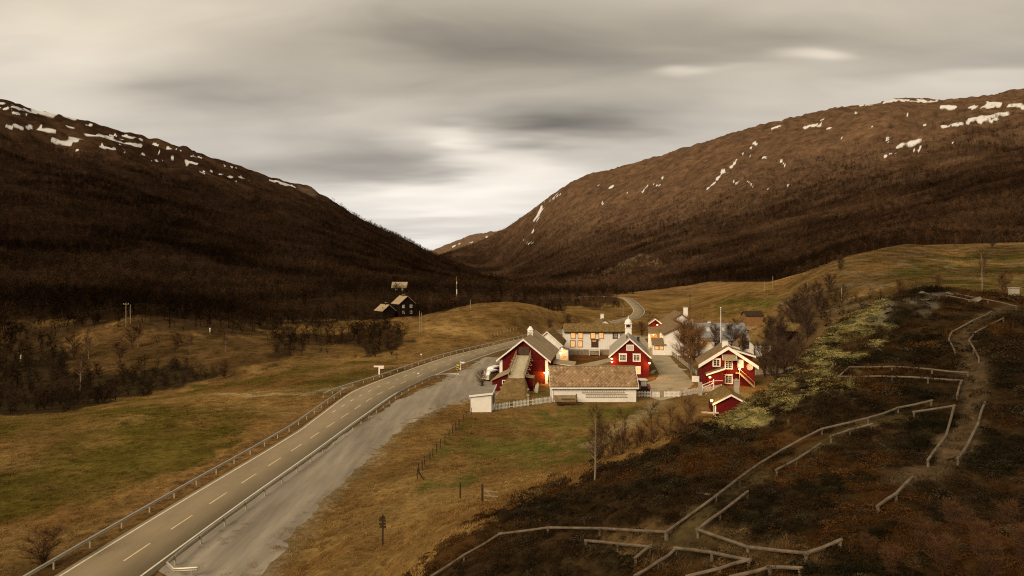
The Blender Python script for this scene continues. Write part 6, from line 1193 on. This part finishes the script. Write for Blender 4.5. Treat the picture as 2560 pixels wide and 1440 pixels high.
def trees():
    x, y, z = hit(1487, 1200, 25, 60); plant_tree('birch_tree', 'birch', 'slender bare birch with pale trunk at the edge of the heath', x, y, 178/F*y, 1.0)
    X, Y = G0(1738, 944); plant_tree('birch_tree', 'bigbirch', 'large many-stemmed bare birch with reddish twigs beside the panel fence', X, Y+3, 11.9, 1.05, .4, z=0)
    for k, (px, py, h, w, lab) in enumerate(((1792, 893, 8.5, 1.0, 'bare tree in front of the lit window of the grey-roofed house'), (1833, 886, 9.2, 1.0, 'spreading bare tree between the flagpole and grey-roofed house'), (1856, 893, 7.0, .9, 'smaller bare tree beside the curved pediment window'))): X, Y = G0(px, py); plant_tree('bare_tree', 'orchard', lab, X, Y, h, w, k*1.3)
    dk = [(1912,930,10.5,'dark1'),(1938,945,9.5,'dark2'),(1962,928,11,'dark1'),(1990,938,10.5,'dark2'),(1950,895,11,'dark2'),(1985,890,11,'dark1'),(2018,905,11.5,'dark1'),(2045,880,10,'dark2'),(1925,880,9.5,'dark2'),(2075,850,8,'dark1'),(2010,860,9,'dark2'),(2100,830,7,'dark2')]
    for k, (px, py, h, kd) in enumerate(dk): X, Y = G0(px, py, 1.0); plant_tree('bare_tree', kd, 'dark dense bare tree in the grove between the red cottage and mossy hill', X, Y, h*.82, RNG.uniform(.95, 1.2), k*.9, 'dark grove beside the red cottage')
    for k, (px, d, h, kd) in enumerate(((1500,54,3.6,'shrub2'),(1530,60,4.2,'shrub1'),(1556,62,5.4,'sapling'),(1570,60,4.4,'shrub1'),(1602,64,4.0,'shrub2'),(1640,62,5.2,'shrub1'),(1668,64,6.2,'sapling'),(1690,60,5.4,'shrub1'),(1722,62,5.0,'shrub2'),(1740,66,6.8,'sapling'),(1752,58,4.6,'shrub1'),(1625,57,5.6,'sapling'),(1708,57,6.0,'sapling'))):
        X = (px-CX)/F*d; plant_tree('bare_shrub', kd, 'thin bare shrub in the thicket behind the heath edge', X, d, h, 1.0, k*1.1, 'bare thicket between the heath and the meadow', cat='shrub')
    for k, (px, py, h, kd, w, lab) in enumerate(((1205, 972, 3.4, 'shrub2', 1.2, 'bare bush on the gravel beside the old camper vans'), (108, 1420, 2.7, 'shrub2', 2.1, 'big round reddish bare bush beside the road below the green field'), (560, 945, 4.0, 'shrub2', 1.3, 'broad bare bush on the far bank at the field edge'), (1628, 836, 7.5, 'sapling', 1.5, 'small bare tree beside the far road bend'), (1605, 842, 5, 'shrub2', 1.0, 'bare roadside bush behind the bell house'), (970, 872, 5.0, 'shrub2', 1.5, 'bare bush in the hollow beside the grassy mound'), (1375, 832, 5.0, 'shrub2', 1.3, 'brown bare bush on the bank behind the sod-roofed storehouse'), (1420, 815, 4.5, 'shrub2', 1.6, 'brown bush behind the long white house'))):
        x, y, z = hit(px, py, 30, 400); plant_tree('bare_bush', kd, lab, x, y, h, w, k*.7, cat='bush')
    for k, (px, py, h, kd, lab) in enumerate(((2455, 728, 8.5, 'birch', 'tall bare birch on the slope behind the hill crest'), (2345, 735, 4, 'shrub2', 'low bare bush behind the hill crest on the green slope'), (2510, 740, 5, 'orchard', 'crooked bare tree near the utility box'), (2250, 742, 4, 'shrub2', 'bare bush behind the rocky hill crest'), (2320, 612, 9, 'orchard', 'bare tree at the top edge of the green terrace'), (2390, 636, 8, 'birch', 'pale-stemmed bare birch along the top of the green terrace'), (2480, 622, 10, 'dark1', 'dark bare tree at the forest edge above the green terrace'))):
        x, y, z = hit(px, py, 80, 500); plant_tree('bare_tree', kd, lab, x, y, h, 1.0, k*.8)
    for k, (px, py, h) in enumerate(((2230, 1440, .9), (2310, 1380, 1.1), (2390, 1340, 1.2), (2450, 1390, 1.1), (2360, 1440, 1.2), (2520, 1330, 1.0), (2480, 1450, 1.2), (2170, 1390, .8), (2560, 1420, 1.2))):
        x, y, z = hit(px, min(py, 1500), 6, 40); plant_tree('willow_bush', 'shrub2', 'low tangled reddish willow bush growing among the dark heather', x, y, h*.62, 1.5, k*1.3, 'willow bushes in the heather', cat='bush')
    for k, (px, py, h) in enumerate(((200, 975, 9), (185, 902, 8), (222, 897, 8), (330, 870, 7), (345, 868, 7.5), (300, 905, 6), (565, 880, 6), (440, 868, 4.5), (475, 880, 5))):
        x, y, z = hit(px, py, 120, 400); plant_tree('birch_tree', 'orchard' if k % 2 else 'birch', 'bare riverside birch on the brown bluff across the field', x, y, h, 1.2, k*1.7, 'birches on the river bluff')
trees()
